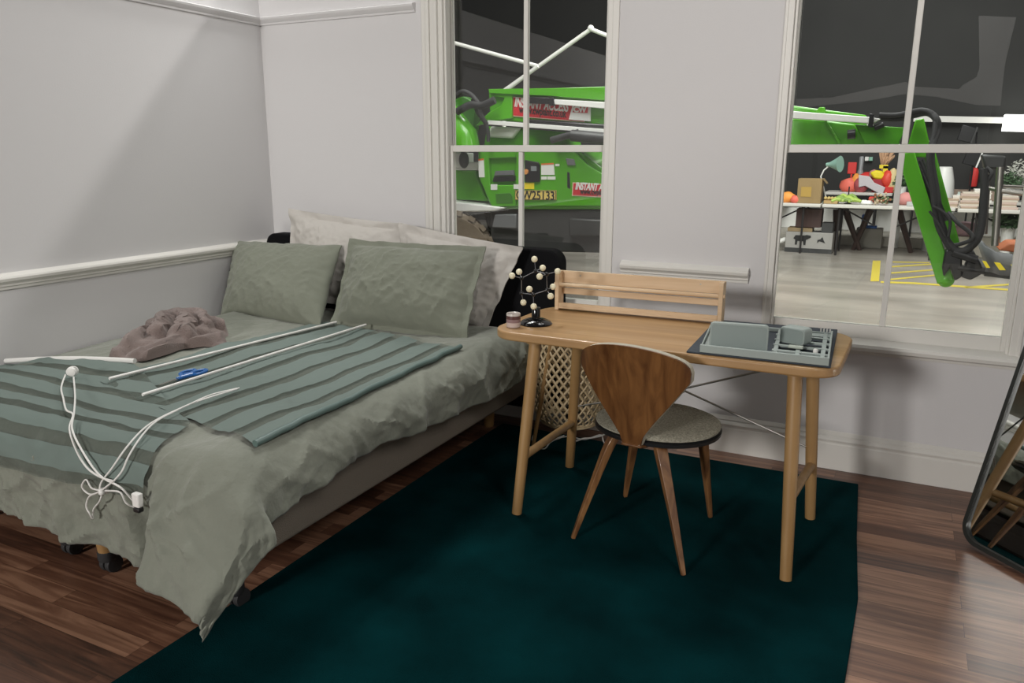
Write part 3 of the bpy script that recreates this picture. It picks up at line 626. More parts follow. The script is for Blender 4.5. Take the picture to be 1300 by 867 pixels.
mb = MB(); mb.prism([a0-bk*.0012+dd*x+Vector((0, 0, z)) for x, z in rrect(.005, .005, wd_-.005, .053, .011)], bk*.0012); obj('box_front', mb, bpy.data.materials['sage_panel'], sb)
a0 = P(1002, 441, 2, ZM+.014); mb = MB(); mb.box(a0+Vector((-.002, -.012, 0)), a0+Vector((.045, .012, .008))); single('eraser', mb, mat('pale_sage', (.40, .44, .38), .6), 'pale flat eraser in front of the small rounded box', 'eraser', bevel=.002)
a0 = P(1035, 450, 2, ZM+.004); mb = MB(); mb.lathe([(.007, 0), (.008, .003), (.008, .016), (.006, .019)], a0, 16); single('bottle_cap', mb, M_whitep, 'tiny white cap standing in the front right slot of the organiser', 'cap')
for k in range(4):
    a0 = P(1042+k*3.9, 421+k*.3, 2, ZM+.022); mb = MB(); mb.lathe([(.0025, 0), (.0025, .010), (.001, .012)], a0, 8); obj('peg', mb, M_whitep, ot)
# ------------------------------------------------------------ chair
ch = thing('dining_chair', (2.71, -.98, .012), 'moulded walnut plywood chair with worn legs and grey upholstered seat, back to the camera', 'chair')
M_seatf = mat('grey_boucle', (.36, .34, .27), .95, var=.35, vscale=160, bump=.8, bscale=190, spec=.1)
M_rim = mat('cream_fabric', (.46, .43, .35), .95, bump=.5, bscale=200, spec=.1)
SC = Vector((2.715, -.965, 0)); fdir = Vector((.11, 1, 0)).normalized(); sdir = Vector((fdir.y, -fdir.x, 0))
def CH(s, f, z): return SC+sdir*s+fdir*f+Vector((0, 0, z))
def seat_r(t):      # superellipse-ish plan: wider at the front
    return .218+.010*math.cos(2*t)-.022*math.sin(t)**2*(1 if math.sin(t) < 0 else -.2)
def seat_mb(z0, z1, k, dish):
    mb = MB(); N = 48; rings = []
    prof = [(0, z1-dish), (.35, z1-dish*.85), (.7, z1-dish*.2), (.93, z1), (1.0, z1-.007), (.995, z0+.004), (.95, z0), (.5, z0), (0.0, z0)]
    for r, z in prof:
        rings.append([mb.bm.verts.new(CH(max(r, .001)*k*seat_r(2*PI*i/N)*math.cos(2*PI*i/N)*1.03, max(r, .001)*k*seat_r(2*PI*i/N)*math.sin(2*PI*i/N)*1.10, z+.012*max(0, -math.sin(2*PI*i/N))*(r > .8)*0)) for i in range(N)])
    for a, b_ in zip(rings, rings[1:]):
        for i in range(N): mb.bm.faces.new((a[i], a[(i+1) % N], b_[(i+1) % N], b_[i]))
    return mb
obj('seat_shell', seat_mb(.410, .432, 1.0, .004), M_black, ch)
obj('seat_cushion', seat_mb(.431, .448, .985, .006), M_seatf, ch)
# backrest: one curved ply shield narrowing to the seat
def back_pt(u, z, off=0):   # u -1..1 across
    t = (z-.420)/.36; t = max(0, min(1.05, t))
    hw = ease(t, [0, .1, .25, .45, .7, .88, 1.0], [.034, .044, .080, .135, .200, .236, .243])
    f = -.232-.062*t-.02*t*t
    curve = .24*hw*hw*u*u*(2.2+t*3)
    return CH(hw*u*.985, f+curve*1.25+off, z)
def back_mb(off0, off1, inset=0):
    mb = MB(); nu, nv = 30, 34
    def top(u): return .792-.070*abs(u)**2-.045*abs(u)**9
    def fn(off):
        def g(i, j):
            u = (i*2-1)*(1-inset); z = .420+(top(u)-inset*.4-.420)*j
            if abs(u) > .8: pass
            return back_pt(u, z, off)
        return g
    for o_ in (off0, off1): mb.grid(fn(o_), nu, nv)
    bmesh.ops.bridge_loops(mb.bm, edges=[e for e in mb.bm.edges if e.is_boundary]); return mb
obj('backrest', back_mb(0, .009), M_ply, ch)
obj('back_pad', back_mb(.0092, .036, .0), M_rim, ch, bevel=.003)
mb = MB(); mb.grid(lambda i, j: CH(.036*(2*i-1)*(1+.3*j), -.236+.06*j, .420-.010*math.sin(j*PI/2)), 6, 6); obj('back_stem', mb, M_ply, ch, solid=.008)
cf = [(2.478, -1.190, -.12, -.19), (2.914, -1.266, .10, -.20), (2.897, -.785, .15, .13), (2.535, -.752, -.14, .13)]
for k, (x, y, s_, f_) in enumerate(cf):
    a = CH(s_*.55, f_*.62, .416); b_ = Vector((x, y, .012)); knee = a.lerp(b_, .13)+(b_-a)*Vector((.0, .0, 0)).length
    o_ = Vector((b_.x-a.x, b_.y-a.y, 0)); kn = CH(s_*.86, f_*.86, .398)
    pts = spline([a, kn, kn.lerp(b_, .5)+o_*.02, b_], 6); n_ = len(pts); mb = MB()
    ws = [.026+.022*math.sin(PI*min(1, i/n_*1.6)) if i < n_*.5 else .048*(1-(i/n_-.5)*1.30) for i in range(n_)]
    ws = [max(.014, ease(i/(n_-1), [0, .33, .6, 1], [.030, .042, .030, .014])) for i in range(n_)]
    rings = []
    for i, p_ in enumerate(pts):
        t_ = (pts[min(i+1, n_-1)]-pts[max(i-1, 0)]).normalized(); sd = o_.normalized().cross(t_).normalized(); up = t_.cross(sd).normalized(); w_ = ws[i]/2; h_ = ease(i/(n_-1), [0, .4, 1], [.012, .019, .010])/2*1.5
        rings.append([mb.bm.verts.new(p_+sd*w_*i_+up*h_*j_) for i_, j_ in ((-1, -1), (1, -1), (1, 1), (-1, 1))])
    for a_, c_ in zip(rings, rings[1:]):
        for i in range(4): mb.bm.faces.new((a_[i], a_[(i+1) % 4], c_[(i+1) % 4], c_[i]))
    mb.bm.faces.new(rings[0]); mb.bm.faces.new(rings[-1]); obj('leg', mb, M_plyleg, ch, bevel=.003, angle=60)
# ------------------------------------------------------------ woven lamp
M_bam = wood('bamboo', (.42, .31, .17), (.66, .53, .33), .5, (20, 20, 20), .5, .05)
BC = Vector((2.085, -.27, 0)); la = thing('woven_lamp', (BC.x, BC.y, 0), 'open-weave bamboo basket lamp on thin legs behind the desk', 'lamp')
def br(z): return .168+.018*math.sin(PI*(z-.13)/.50)-.03*smooth((.19-z)/.06)
mb = MB(); NS = 30
for sg in (1, -1):
    for k in range(NS):
        pr_ = None
        for j in range(25):
            z = .13+.50*j/24; an = 2*PI*k/NS+sg*j/24*2.05; r_ = br(z)+.0022*sg*math.sin(j*2.6+k*PI)
            d_ = Vector((math.cos(an), math.sin(an), 0)); c_ = BC+d_*r_+Vector((0, 0, z)); tg = Vector((-d_.y, d_.x, 0))
            vv = [mb.bm.verts.new(c_-tg*.0068), mb.bm.verts.new(c_+tg*.0068)]
            if pr_: mb.bm.faces.new((pr_[0], pr_[1], vv[1], vv[0]))
            pr_ = vv
obj('woven_shade', mb, M_bam, la, solid=.0018, fixn=False)
for z in (.13, .142, .630):
    mb = MB(); mb.tube([BC+Vector((br(z)*math.cos(t*PI/16), br(z)*math.sin(t*PI/16), z)) for t in range(33)], .0065, 8); obj('rim', mb, M_bam, la)
mb = MB(); mb.tube([P(699, 438, 1, -.44), P(676, 571, 2, .013)], .010, 10); obj('leg', mb, M_oakleg, la)
for an in (20, 100):
    d_ = Vector((math.cos(math.radians(an)), math.sin(math.radians(an)), 0)); mb = MB(); mb.tube([BC+d_*.172+Vector((0, 0, .60)), BC+d_*.19+Vector((0, 0, .3)), BC+d_*.205+Vector((0, 0, .013))], .009, 10); obj('leg', mb, M_oakleg, la)
mb = MB(); mb.tube([BC+Vector((-.16, 0, .13)), BC+Vector((.16, 0, .13))], .006, 8); mb.tube([BC+Vector((0, -.16, .13)), BC+Vector((0, .16, .13))], .006, 8); mb.lathe([(.02, .12), (.02, .20)], BC, 14); obj('bulb_holder', mb, M_black, la)
# cables on the floor
def floorcable(pts, r, label, grp):
    q = spline([P(x, y, 2, z) for x, y, z in pts], 6); mb = MB(); mb.tube(q, r, 7); single('power_cable', mb, M_whitep, label, 'cable', grp)
floorcable([(672, 567, .016), (690, 566, .016), (705, 558, .016), (722, 554, .016), (742, 558, .016), (762, 552, .016), (766, 560, .016), (772, 572, .018)], .0035, 'white power cable running behind the desk legs towards the skirting', None)
floorcable([(728, 561, .022), (740, 557, .024), (750, 556, .025), (764, 553, .024), (768, 551, .022)], .0045, 'thicker bundle of white cable beside the rear of the chair', None)
floorcable([(683, 535, .10), (679, 548, .05), (676, 560, .02), (690, 570, .018), (700, 560, .018), (716, 553, .018)], .003, 'thin white lamp flex hanging from the woven lamp', None)
# ------------------------------------------------------------ mirror
mi0 = Vector((3.778, -.530, .010)); md_ = Vector((.698, -.716, 0)); mn = Vector((-.716, -.698, 0)); A_ = math.radians(14)
mu = (-mn*math.sin(A_)+Vector((0, 0, 1))*math.cos(A_)).normalized(); mN = md_.cross(mu); mN = mN if mN.dot(mn) > 0 else -mN
mr_ = thing('standing_mirror', mi0, 'tall mirror with thin black frame and rounded corners leaning at the right', 'mirror')
def MI(x, z, o=0): return mi0+md_*x+mu*z+mN*o
out = rrect(0, 0, .56, 1.50, .075, 10); inn = rrect(.015, .015, .545, 1.485, .062, 10)
mb = MB(); n_ = len(out); L = []
for pl, o_ in ((out, 0), (out, .026), (inn, .026), (inn, .012)): L.append([mb.bm.verts.new(MI(x, z, o_)) for x, z in pl])
for a, b_ in zip(L, L[1:]):
    for i in range(n_): mb.bm.faces.new((a[i], a[(i+1) % n_], b_[(i+1) % n_], b_[i]))
mb.bm.faces.new(L[0][::-1]); obj('frame', mb, mat('mirror_frame', (.02, .022, .02), .4), mr_)
mb = MB(); mb.prism([MI(x, z, .006) for x, z in inn], mN*.008); obj('mirror_glass', mb, mat('mirror_silver', (.80, .82, .80), .015, metal=1), mr_, smooth=False)
# ------------------------------------------------------------ the hall beyond the windows
def Q(x, y, Y): return P(x, y, 1, Y)
HF = -.12
M_dark = mat('dark_machine_metal', (.035, .036, .036), .45, var=.3, vscale=4)
M_grey = mat('machine_grey', (.14, .145, .15), .5)
M_stickw = mat('sticker_white', (.78, .78, .75), .4)
M_ink = mat('black_ink', (.01, .01, .01), .5)
M_tyre = mat('tyre_rubber', (.16, .125, .09), .85, var=.2, vscale=9, bump=.4, bscale=30)
def qprism(name, pts, Y, depth, m, parent, bevel=.01, **k):
    mb = MB(); mb.prism([Q(x, y, Y) for x, y in pts], (0, depth, 0)); return obj(name, mb, m, parent, bevel=bevel, **k)
bo = thing('boom_lift', (.3, 3.4, HF), 'bright green articulated boom lift with red hire stickers standing outside the windows', 'boom lift')
BY = 3.0
# body: shell with a recessed pocket
body = qprism('body_cover', [(606, 190), (614, 184), (716, 184), (735, 192), (752, 205), (790, 232), (792, 266), (624, 266), (616, 246), (607, 225)], BY+.05, 1.1, M_green, bo, .02, seg=3)
qprism('panel_front', [(655, 184), (716, 184), (733, 196), (745, 209), (790, 236), (792, 262), (655, 262)], BY, .06, M_green, bo, .012, seg=3)
qprism('panel_front', [(607, 190), (655, 190), (655, 200), (620, 201), (622, 235), (655, 235), (655, 262), (624, 262), (616, 244), (608, 225)], BY, .06, M_green, bo, .01, seg=3)
qprism('side_hood', [(560, 216), (603, 216), (606, 226), (614, 246), (622, 256), (560, 253)], BY+.15, .9, M_green, bo, .02, seg=3)
qprism('vent', [(629, 217), (652, 216), (653, 222), (627, 223)], BY+.03, .03, M_grey, bo, .002)
qprism('vent', [(627, 224), (653, 223), (653, 230), (625, 231)], BY+.02, .04, M_black, bo, .002)
qprism('handle_recess', [(629, 246), (648, 245), (651, 250), (651, 258), (630, 258)], BY-.004, .02, mat('recess_green', (.04, .17, .01), .5), bo, .002)
cp = qprism('control_panel', [(666, 203), (683, 206), (685, 210), (685, 231), (666, 231)], BY-.02, .03, M_black, bo, .004)
qprism('screen', [(674, 211), (681, 211), (681, 217), (674, 217)], BY-.024, .006, mat('screen_grey', (.22, .24, .25), .3), cp, 0)
mb = MB(); mb.lathe([(.022, -.012), (.024, .012)], Q(668, 218, BY-.03), 16, Matrix.Rotation(PI/2, 3, 'X')); obj('key_switch', mb, mat('orange_switch', (.65, .28, .08), .4), cp)
qprism('handle_slot', [(720, 218), (723, 219), (724, 240), (720, 238)], BY-.004, .02, M_black, bo, .002)
qprism('lamp_lens', [(718, 201), (728, 202), (730, 210), (720, 210)], BY-.02, .04, M_grey, bo, .006)
for pts, m_ in (([(687, 209), (703, 208), (704, 222), (687, 222)], M_stickw), ([(687, 224), (694, 224), (694, 228), (687, 228)], M_stickw), ([(695, 224), (705, 224), (705, 228), (695, 228)], M_stickw), ([(705, 208), (710, 208), (710, 211), (705, 211)], M_stickw),
                 ([(607, 202), (614, 201), (615, 225), (608, 225)], M_stickw), ([(623, 234), (631, 234), (631, 241), (623, 241)], M_stickw), ([(652, 234), (660, 234), (660, 240), (652, 240)], M_stickw), ([(665, 232), (678, 232), (678, 240), (665, 240)], M_yel2)):
    qprism('sticker', pts, BY-.006, .008, m_, bo, 0)
for pts in ([(607, 202), (614, 201), (614, 203.2), (607, 204)], [(687, 207.6), (703, 206.8), (703, 208.6), (687, 209.4)]): qprism('sticker', pts, BY-.009, .004, mat('sticker_orange', (.7, .16, .03), .4), bo, 0)
pl = qprism('number_plate', [(653.5, 241.5), (706, 241.5), (706, 254), (653.5, 254)], BY-.012, .012, M_yel, bo, .001)
xd, yd = (1, 0, 0), (0, 0, 1)
o0 = Q(655, 252.4, BY-.0135); text('plate_text', 'CW25133', .108, M_ink, pl, o0, xd, yd, xs=.86, offset=.002)
mb = MB(); a, b_, c_, d_ = Q(654, 242, BY-.014), Q(705.5, 242, BY-.014), Q(705.5, 253.5, BY-.014), Q(654, 253.5, BY-.014)
for p_, q_ in ((a, b_), (b_, c_), (c_, d_), (d_, a)): mb.bar(p_, q_, .004, .004, up=(0, 1, 0))
obj('plate_border', mb, M_ink, pl, smooth=False)
M_cream = mat('sticker_cream', (.75, .55, .40), .4)
def hire(parent, tl, tr, br, bl, Y, sz, xs_):
    qprism('sticker_edge', [tl, tr, br, bl], Y, .006, M_cream, parent, 0)
    k = 1.1; s_ = qprism('hire_sticker', [(tl[0]+k, tl[1]+k), (tr[0]-k, tr[1]+k), (br[0]-k, br[1]-k), (bl[0]+k, bl[1]-k)], Y-.003, .004, M_red, parent, 0)
    X = (Q(*tr, Y)-Q(*tl, Y)).normalized(); H = (Q(*tl, Y)-Q(*bl, Y)).length
    o_ = Q(*bl, Y-.005)+Vector((.03, 0, 0))+Vector((0, 0, H*.50)); Yv = Vector((0, 0, 1))
    text('hire_text', 'INSTANT ACCESS', sz, M_stickw, s_, o_, X, Yv, shear=.3, offset=.0035, xs=xs_)
    text('hire_text', 'www.cwplant.co.uk', sz*.78, M_ink, s_, o_-Vector((-.05, 0, H*.33)), X, Yv, offset=.002, xs=xs_*1.12)
hire(bo, (727, 231.5), (806, 235.5), (806, 253), (726, 248.5), BY-.004, .085, .60)
# chassis and wheel
qprism('chassis', [(622, 264), (800, 268), (800, 322), (622, 318)], BY+.05, 1.0, M_dark, bo, .02)
qprism('chassis_panel', [(628, 272), (655, 272), (655, 290), (624, 289)], BY+.0, .06, M_grey, bo, .01)
qprism('chassis_panel', [(722, 277), (765, 279), (765, 300), (722, 300)], BY-.01, .06, M_dark, bo, .015)
qprism('axle', [(600, 292), (660, 296), (660, 312), (600, 312)], BY+.25, .3, M_black, bo, .03)
qprism('step_plate', [(566, 255), (628, 262), (640, 264), (628, 268), (566, 270)], BY-.02, .35, M_stickw, bo, .012)
def wheel(cx, cy, Y, rot, nm='wheel'):
    c = Q(cx, cy, Y); r0 = .50; c.z = HF+r0; M = Matrix.Rotation(rot, 3, 'Z') @ Matrix.Rotation(PI/2, 3, 'X')
    mb = MB(); mb.lathe([(.26, -.12), (r0-.06, -.14), (r0-.015, -.10), (r0-.012, .10), (r0-.06, .14), (.26, .12)], c, 40, M)
    for k in range(22):
        for sg in (-1, 1):
            an = 2*PI*(k+.5*(sg > 0))/22; R_ = Matrix.Rotation(an, 3, 'Z')
            q = [R_ @ Vector((x, y, z)) for x, y, z in ((r0-.04, -.02, sg*.145), (r0-.04, .045, sg*.145), (r0-.02, .02, 0), (r0-.02, -.03, 0), (r0, -.02, sg*.13), (r0, .045, sg*.13), (r0, .02, sg*.005), (r0, -.03, sg*.005))]
            mb.faces([c+M @ v for v in q], [(0, 1, 2, 3), (4, 5, 6, 7), (0, 1, 5, 4), (1, 2, 6, 5), (2, 3, 7, 6), (3, 0, 4, 7)])
    o = obj(nm, mb, M_tyre, bo)
    mb = MB(); mb.lathe([(.26, -.11), (.27, 0), (.26, .11)], c, 30, M); obj('rim_disc', mb, M_dark, o)
wheel(566, 320, BY-.10, math.radians(32))
qprism('mudguard', [(612, 262), (640, 268), (630, 300), (618, 290)], BY+.1, .5, M_dark, bo, .02)
# main boom above, running from window to window
bm_ = qprism('main_boom', [(620, 113), (700, 112), (776, 109.5), (990, 132), (1100, 146), (1100, 186), (990, 180), (776, 165), (622, 152)], 3.02, .24, M_green, bo, .012)
qprism('boom_top_flange', [(620, 113), (700, 112), (776, 109.5), (776, 128), (700, 122), (621, 118.5)], 2.96, .36, M_green, bo, .004)
hire(bm_, (650, 122.5), (742, 131), (742, 155), (649, 147.5), 3.008, .115, .585)
cwp = qprism('logo_panel', [(727, 133), (750, 134.5), (749.5, 154), (722, 151.5)], 2.998, .006, M_stickw, bm_, 0)
qprism('logo_field', [(729, 134), (746.5, 135), (746, 143.5), (727, 142.5)], 2.994, .004, M_red, bm_, 0)
o0 = Q(728, 141.8, 2.990); text('logo_text', 'CW', .062, M_stickw, cwp, o0, (1, 0, -.06), yd, offset=.003, xs=1.1)
qprism('cable_tray', [(703, 126), (776, 130), (776, 138.5), (704, 132.5)], 2.93, .05, M_stickw, bo, .004)
qprism('tray_clip', [(697, 124), (703, 124), (703, 134), (697, 134)], 2.92, .05, M_black, bo, .003)
qprism('tray_clip', [(668, 123), (697, 124), (697, 132), (668, 131)], 2.94, .05, M_black, bo, .003)
qprism('lower_tray', [(619, 152.5), (776, 164.5), (776, 170), (619, 158)], 2.90, .05, M_stickw, bo, .003)
qprism('lift_ram', [(668, 151), (776, 158), (776, 164), (668, 158)], 2.94, .07, M_black, bo, .015)
qprism('lower_boom', [(618, 160), (720, 168), (725, 192), (612, 192)], 3.15, .3, M_green, bo, .02)
qprism('ram_cover', [(622, 160), (660, 162), (650, 176), (618, 174)], 3.1, .06, M_stickw, bo, .02)
mb = MB(); mb.tube([Q(560, 140, 2.95), Q(590, 176, 2.95), Q(592, 192, 2.95)], .14, 20); obj('knuckle_arm', mb, M_green, bo)
qprism('knuckle_link', [(572, 128), (588, 122), (604, 130), (600, 168), (586, 152)], 3.0, .12, mat('dark_green', (.03, .14, .01), .4), bo, .01)
qprism('boom_bracket', [(603, 160), (620, 143), (636, 134), (640, 124), (622, 122), (622, 113), (630, 113), (650, 120), (650, 150), (622, 155)], 2.98, .05, M_green, bo, .006)
def qhose(name, pts, r, m, parent, Y=None):
    q = spline([Q(*p) for p in pts], 7); mb = MB(); mb.tube(q, r, 10); return obj(name, mb, m, parent)
qhose('hose', [(574, 126, 2.85), (585, 117, 2.85), (596, 119, 2.85), (606, 130, 2.85), (610, 145, 2.86), (618, 158, 2.9)], .022, M_rubber, bo)
qhose('hose', [(580, 142, 2.85), (598, 133, 2.85), (612, 134, 2.85), (628, 127, 2.86)], .035, M_rubber, bo)
qhose('hose', [(600, 126, 2.9), (606, 142, 2.9), (618, 160, 2.9), (620, 180, 2.9)], .018, M_rubber, bo)
mb = MB(); mb.tube([Q(726, 172, 2.9), Q(770, 176, 2.9)], .05, 16); mb.tube([Q(700, 178, 2.9), Q(735, 168, 2.9)], .03, 12); obj('hydraulic_ram', mb, M_dark, bo)
qprism('counter_panel', [(578, 194), (589, 194), (589, 213), (578, 213)], 3.1, .2, M_stickw, bo, .01); qprism('counter_panel', [(589, 206), (607, 206), (607, 216), (578, 216), (578, 213), (589, 213)], 3.12, .2, M_stickw, bo, .01)
mb = MB(); mb.ball(Q(589, 203, 3.05), .05, 14, (1, 1, 1.6)); obj('work_lamp', mb, M_black, bo)
# boom end seen through the right window
qprism('boom_end', [(990, 149), (1040, 152), (1085, 158), (1100, 178), (1142, 178), (1142, 190), (985, 188)], 2.92, .12, M_green, bo, .01)
qprism('boom_rib', [(1046, 152), (1049, 152), (1068, 182), (1064, 182)], 2.89, .03, M_green, bo, .003)
qprism('boom_plate', [(1085, 158), (1150, 162), (1140, 184), (1098, 182)], 2.86, .05, mat('mid_green', (.06, .26, .01), .35), bo, .006)
qprism('end_tray', [(1000, 140.5), (1104, 148.5), (1118, 151), (1108, 157), (1085, 155.5), (1000, 150)], 2.80, .07, M_stickw, bo, .005)
qprism('tray_clip', [(1104, 144), (1110, 145), (1108, 162), (1102, 161)], 2.78, .05, M_black, bo, .004)
qprism('boom_lug', [(1036, 142), (1040, 136), (1047, 136), (1048, 143)], 2.86, .05, M_green, bo, .004)
mb = MB()
mb.tube([Q(1076, 171, 2.84), Q(1086, 170, 2.84)], .035, 12); mb.tube([Q(1110, 163, 2.82), Q(1122, 158, 2.82)], .02, 10); obj('pivot_bolt', mb, M_black, bo)
qprism('jib_head', [(1152, 186), (1162, 152), (1173, 150), (1181, 186), (1183, 200), (1148, 200)], 2.75, .10, M_green, bo, .008)
mb = MB(); mb.bar(Q(1150, 194, 2.62), Q(1200, 357, 2.62), .105, .09, up=(0, 1, 0)); obj('jib_bar', mb, M_green, bo, bevel=.008)
mb = MB(); mb.bar(Q(1176, 180, 2.85), Q(1212, 314, 2.85), .075, .07, up=(0, 1, 0)); obj('jib_bar', mb, M_green, bo, bevel=.008)
mb = MB(); mb.tube([Q(1163, 206, 2.74), Q(1196, 282, 2.74)], .045, 14); mb.tube([Q(1196, 282, 2.74), Q(1206, 312, 2.74)], .018, 12); obj('jib_ram', mb, M_black, bo)
mb = MB(); mb.ball(Q(1152, 197, 2.60), .05, 14, (1, .5, 1)); mb.ball(Q(1201, 355, 2.60), .055, 14, (1, .5, 1)); obj('pivot', mb, M_green, bo)
for k, (pts, r) in enumerate((([(1118, 149, 2.7), (1140, 150, 2.7), (1160, 146, 2.65), (1178, 143, 2.6), (1189, 152, 2.55), (1190, 165, 2.55), (1184, 185, 2.5), (1182, 205, 2.5), (1188, 240, 2.5), (1194, 280, 2.5), (1202, 305, 2.5), (1216, 320, 2.5)], .024),
                          ([(1116, 146, 2.66), (1140, 146, 2.66), (1170, 140, 2.6), (1186, 148, 2.56), (1186, 170, 2.52), (1179, 200, 2.48), (1184, 240, 2.48), (1190, 285, 2.48), (1206, 316, 2.5)], .018),
                          ([(1204, 270, 2.5), (1215, 282, 2.45), (1232, 296, 2.45), (1234, 304, 2.45), (1218, 310, 2.5), (1206, 312, 2.5)], .014),
                          ([(1248, 214, 2.5), (1250, 235, 2.5), (1248, 262, 2.5), (1246, 285, 2.5), (1240, 305, 2.5), (1225, 318, 2.5), (1212, 318, 2.5)], .026),
                          ([(1252, 213, 2.52), (1259, 220, 2.5), (1252, 232, 2.5), (1249, 246, 2.5)], .014), ([(1184, 262, 2.45), (1196, 268, 2.45), (1206, 280, 2.45), (1204, 300, 2.46)], .010), ([(1180, 268, 2.45), (1192, 284, 2.45), (1200, 300, 2.46)], .008))):
    qhose('hose', pts, r, M_rubber, bo)
mb = MB()
mb.prism([Q(x, y, 2.5) for x, y in ((1200, 318), (1215, 312), (1222, 320), (1221, 352), (1212, 357), (1206, 340), (1198, 352), (1196, 340))], (0, .12, 0))
obj('basket_knuckle', mb, M_black, bo, bevel=.012)
mb = MB(); mb.prism([Q(x, y, 2.5) for x, y in ((1226, 318), (1236, 318), (1244, 332), (1250, 346), (1240, 352), (1232, 356), (1220, 352), (1224, 340), (1228, 330))], (0, .10, 0)); obj('basket_knuckle', mb, M_black, bo, bevel=.012)
mb = MB(); mb.tube([Q(1210, 320, 2.5), Q(1240, 330, 2.5)], .03, 12); mb.tube([Q(1216, 340, 2.52), Q(1250, 344, 2.52)], .025, 12); obj('rotator', mb, M_black, bo)
ba = thing('work_basket', Q(1270, 345, 2.9), 'grey work basket of the boom lift with tubular rails and yellow and black stripes', 'basket')
mb = MB(); bp_ = [(1240, 300), (1250, 312), (1264, 320), (1310, 326)]; bq = [(1250, 330), (1258, 344), (1270, 349), (1310, 352)]
cols = []
for (x0_, y0_), (x1_, y1_), Y in zip(bp_, bq, (2.85, 2.62, 2.50, 2.46)): cols.append((mb.bm.verts.new(Q(x0_, y0_, Y)), mb.bm.verts.new(Q(x1_, y1_, Y))))
for a, b_ in zip(cols, cols[1:]): mb.bm.faces.new((a[0], b_[0], b_[1], a[1]))
obj('basket_shell', mb, M_grey, ba, solid=.02, fixn=False)
mb = MB(); mb.prism([Q(1250, 345, 2.64), Q(1310, 352, 2.50), Q(1310, 352, 2.50)+Vector((.1, .8, 0)), Q(1250, 345, 2.64)+Vector((0, .8, 0))], (0, 0, -.03)); obj('basket_floor', mb, M_dark, ba)
for pts in ([(1247, 331), (1252, 332), (1257, 340), (1252, 340)], [(1262, 333), (1270, 334), (1277, 343), (1269, 343)], [(1283, 336), (1290, 337), (1298, 346), (1290, 346)]): qprism('stripe', pts, 2.44, .012, M_yel2, ba, 0)
for a, b_, r in (((1254, 212, 2.7), (1249, 297, 2.7), .022), ((1270, 212, 2.62), (1263, 312, 2.62), .024), ((1252, 238, 2.7), (1270, 242, 2.62), .016), ((1270, 242, 2.62), (1312, 247, 2.6), .018), ((1266, 236, 2.7), (1310, 238, 2.9), .012)):
    mb = MB(); mb.tube([Q(*a), Q(*b_)], r, 12); obj('rail', mb, M_steel, ba)
qprism('control_box', [(1246, 196), (1278, 198), (1276, 216), (1250, 214)], 2.66, .16, M_dark, ba, .015)
qprism('tool_tray', [(1268, 318), (1282, 309), (1310, 309), (1310, 323)], 2.62, .3, mat('rust_orange', (.42, .12, .04), .6), ba, .01)
# white tubular frame above the lift
pf = thing('white_pipe_frame', (.6, 4.5, HF), 'white tube frame with a peaked bar above the green boom', 'frame')
for a, b_ in (((560, 50), (683, 84)), ((640, 115), (750, 37)), ((750, 37), (790, 53)), ((646, 112), (683, 84))):
    mb = MB(); mb.tube([Q(*a, 4.6 if a[0] != 646 else 4.5), Q(*b_, 4.6 if a[0] != 646 else 4.5)], .022, 12); obj('tube', mb, M_whitep, pf)
for px in (640, 800):
    a = Q(px, 118 if px == 640 else 57, 4.6); mb = MB(); mb.tube([a, Vector((a.x, a.y, HF))], .022, 12); obj('post', mb, M_whitep, pf)
mb = MB(); mb.ball(Q(750, 36, 4.6), .035, 12); obj('joint', mb, M_whitep, pf)
# trunking and lamp on the hall wall
tr_ = thing('light_trunking', Q(1240, 153, 12.4), 'white lighting trunking along the black hall wall with a glaring tube lamp', 'light')
mb = MB(); mb.bar(Q(1160, 150.5, 12.4), Q(1330, 154, 12.4), .08, .10); obj('trunking', mb, M_whitep, tr_)
M_em = mat('lamp_tube', (1, .98, .92), .5, emit=14)
mb = MB(); mb.bar(Q(1274, 156, 12.0), Q(1330, 157, 12.0), .22, .26); obj('tube', mb, M_em, tr_)
FY = 10.85; fb = Q(1231, 240, FY); fb.z = HF
t_ = thing('floodlight_stand', fb, 'thin black stand carrying two black floodlight heads at the right of the hall', 'light')
mb = MB(); mb.tube([fb, (fb.x, fb.y, Q(1228, 168, FY).z)], .014, 8); obj('pole', mb, M_black, t_)
for (x, y) in ((1227, 170), (1234, 200)):
    c = Q(x, y, FY); R_ = Matrix.Translation(c) @ Matrix.Rotation(.25, 4, 'Y')
    mb = MB(); mb.box((-.10, -.05, -.12), (.10, .05, .12), R_); hd = obj('lamp_head', mb, M_black, t_, bevel=.01)
    mb = MB(); mb.box((.095, -.06, -.13), (.117, .06, .13), R_); obj('barn_door', mb, M_stickw if y > 190 else M_dark, hd)
mb = MB(); mb.box(Q(1098, 204, 12.55), Q(1103, 199, 12.5)); es_ = single('exit_sign', mb, M_stickw, 'tiny white and green sign on the black hall wall', 'sign', smooth=False)
mb = MB(); mb.box(Q(1103.3, 204, 12.55), Q(1108, 199.3, 12.5)); obj('sign_panel', mb, mat('sign_green', (.25, .5, .38), .5), es_, smooth=False)
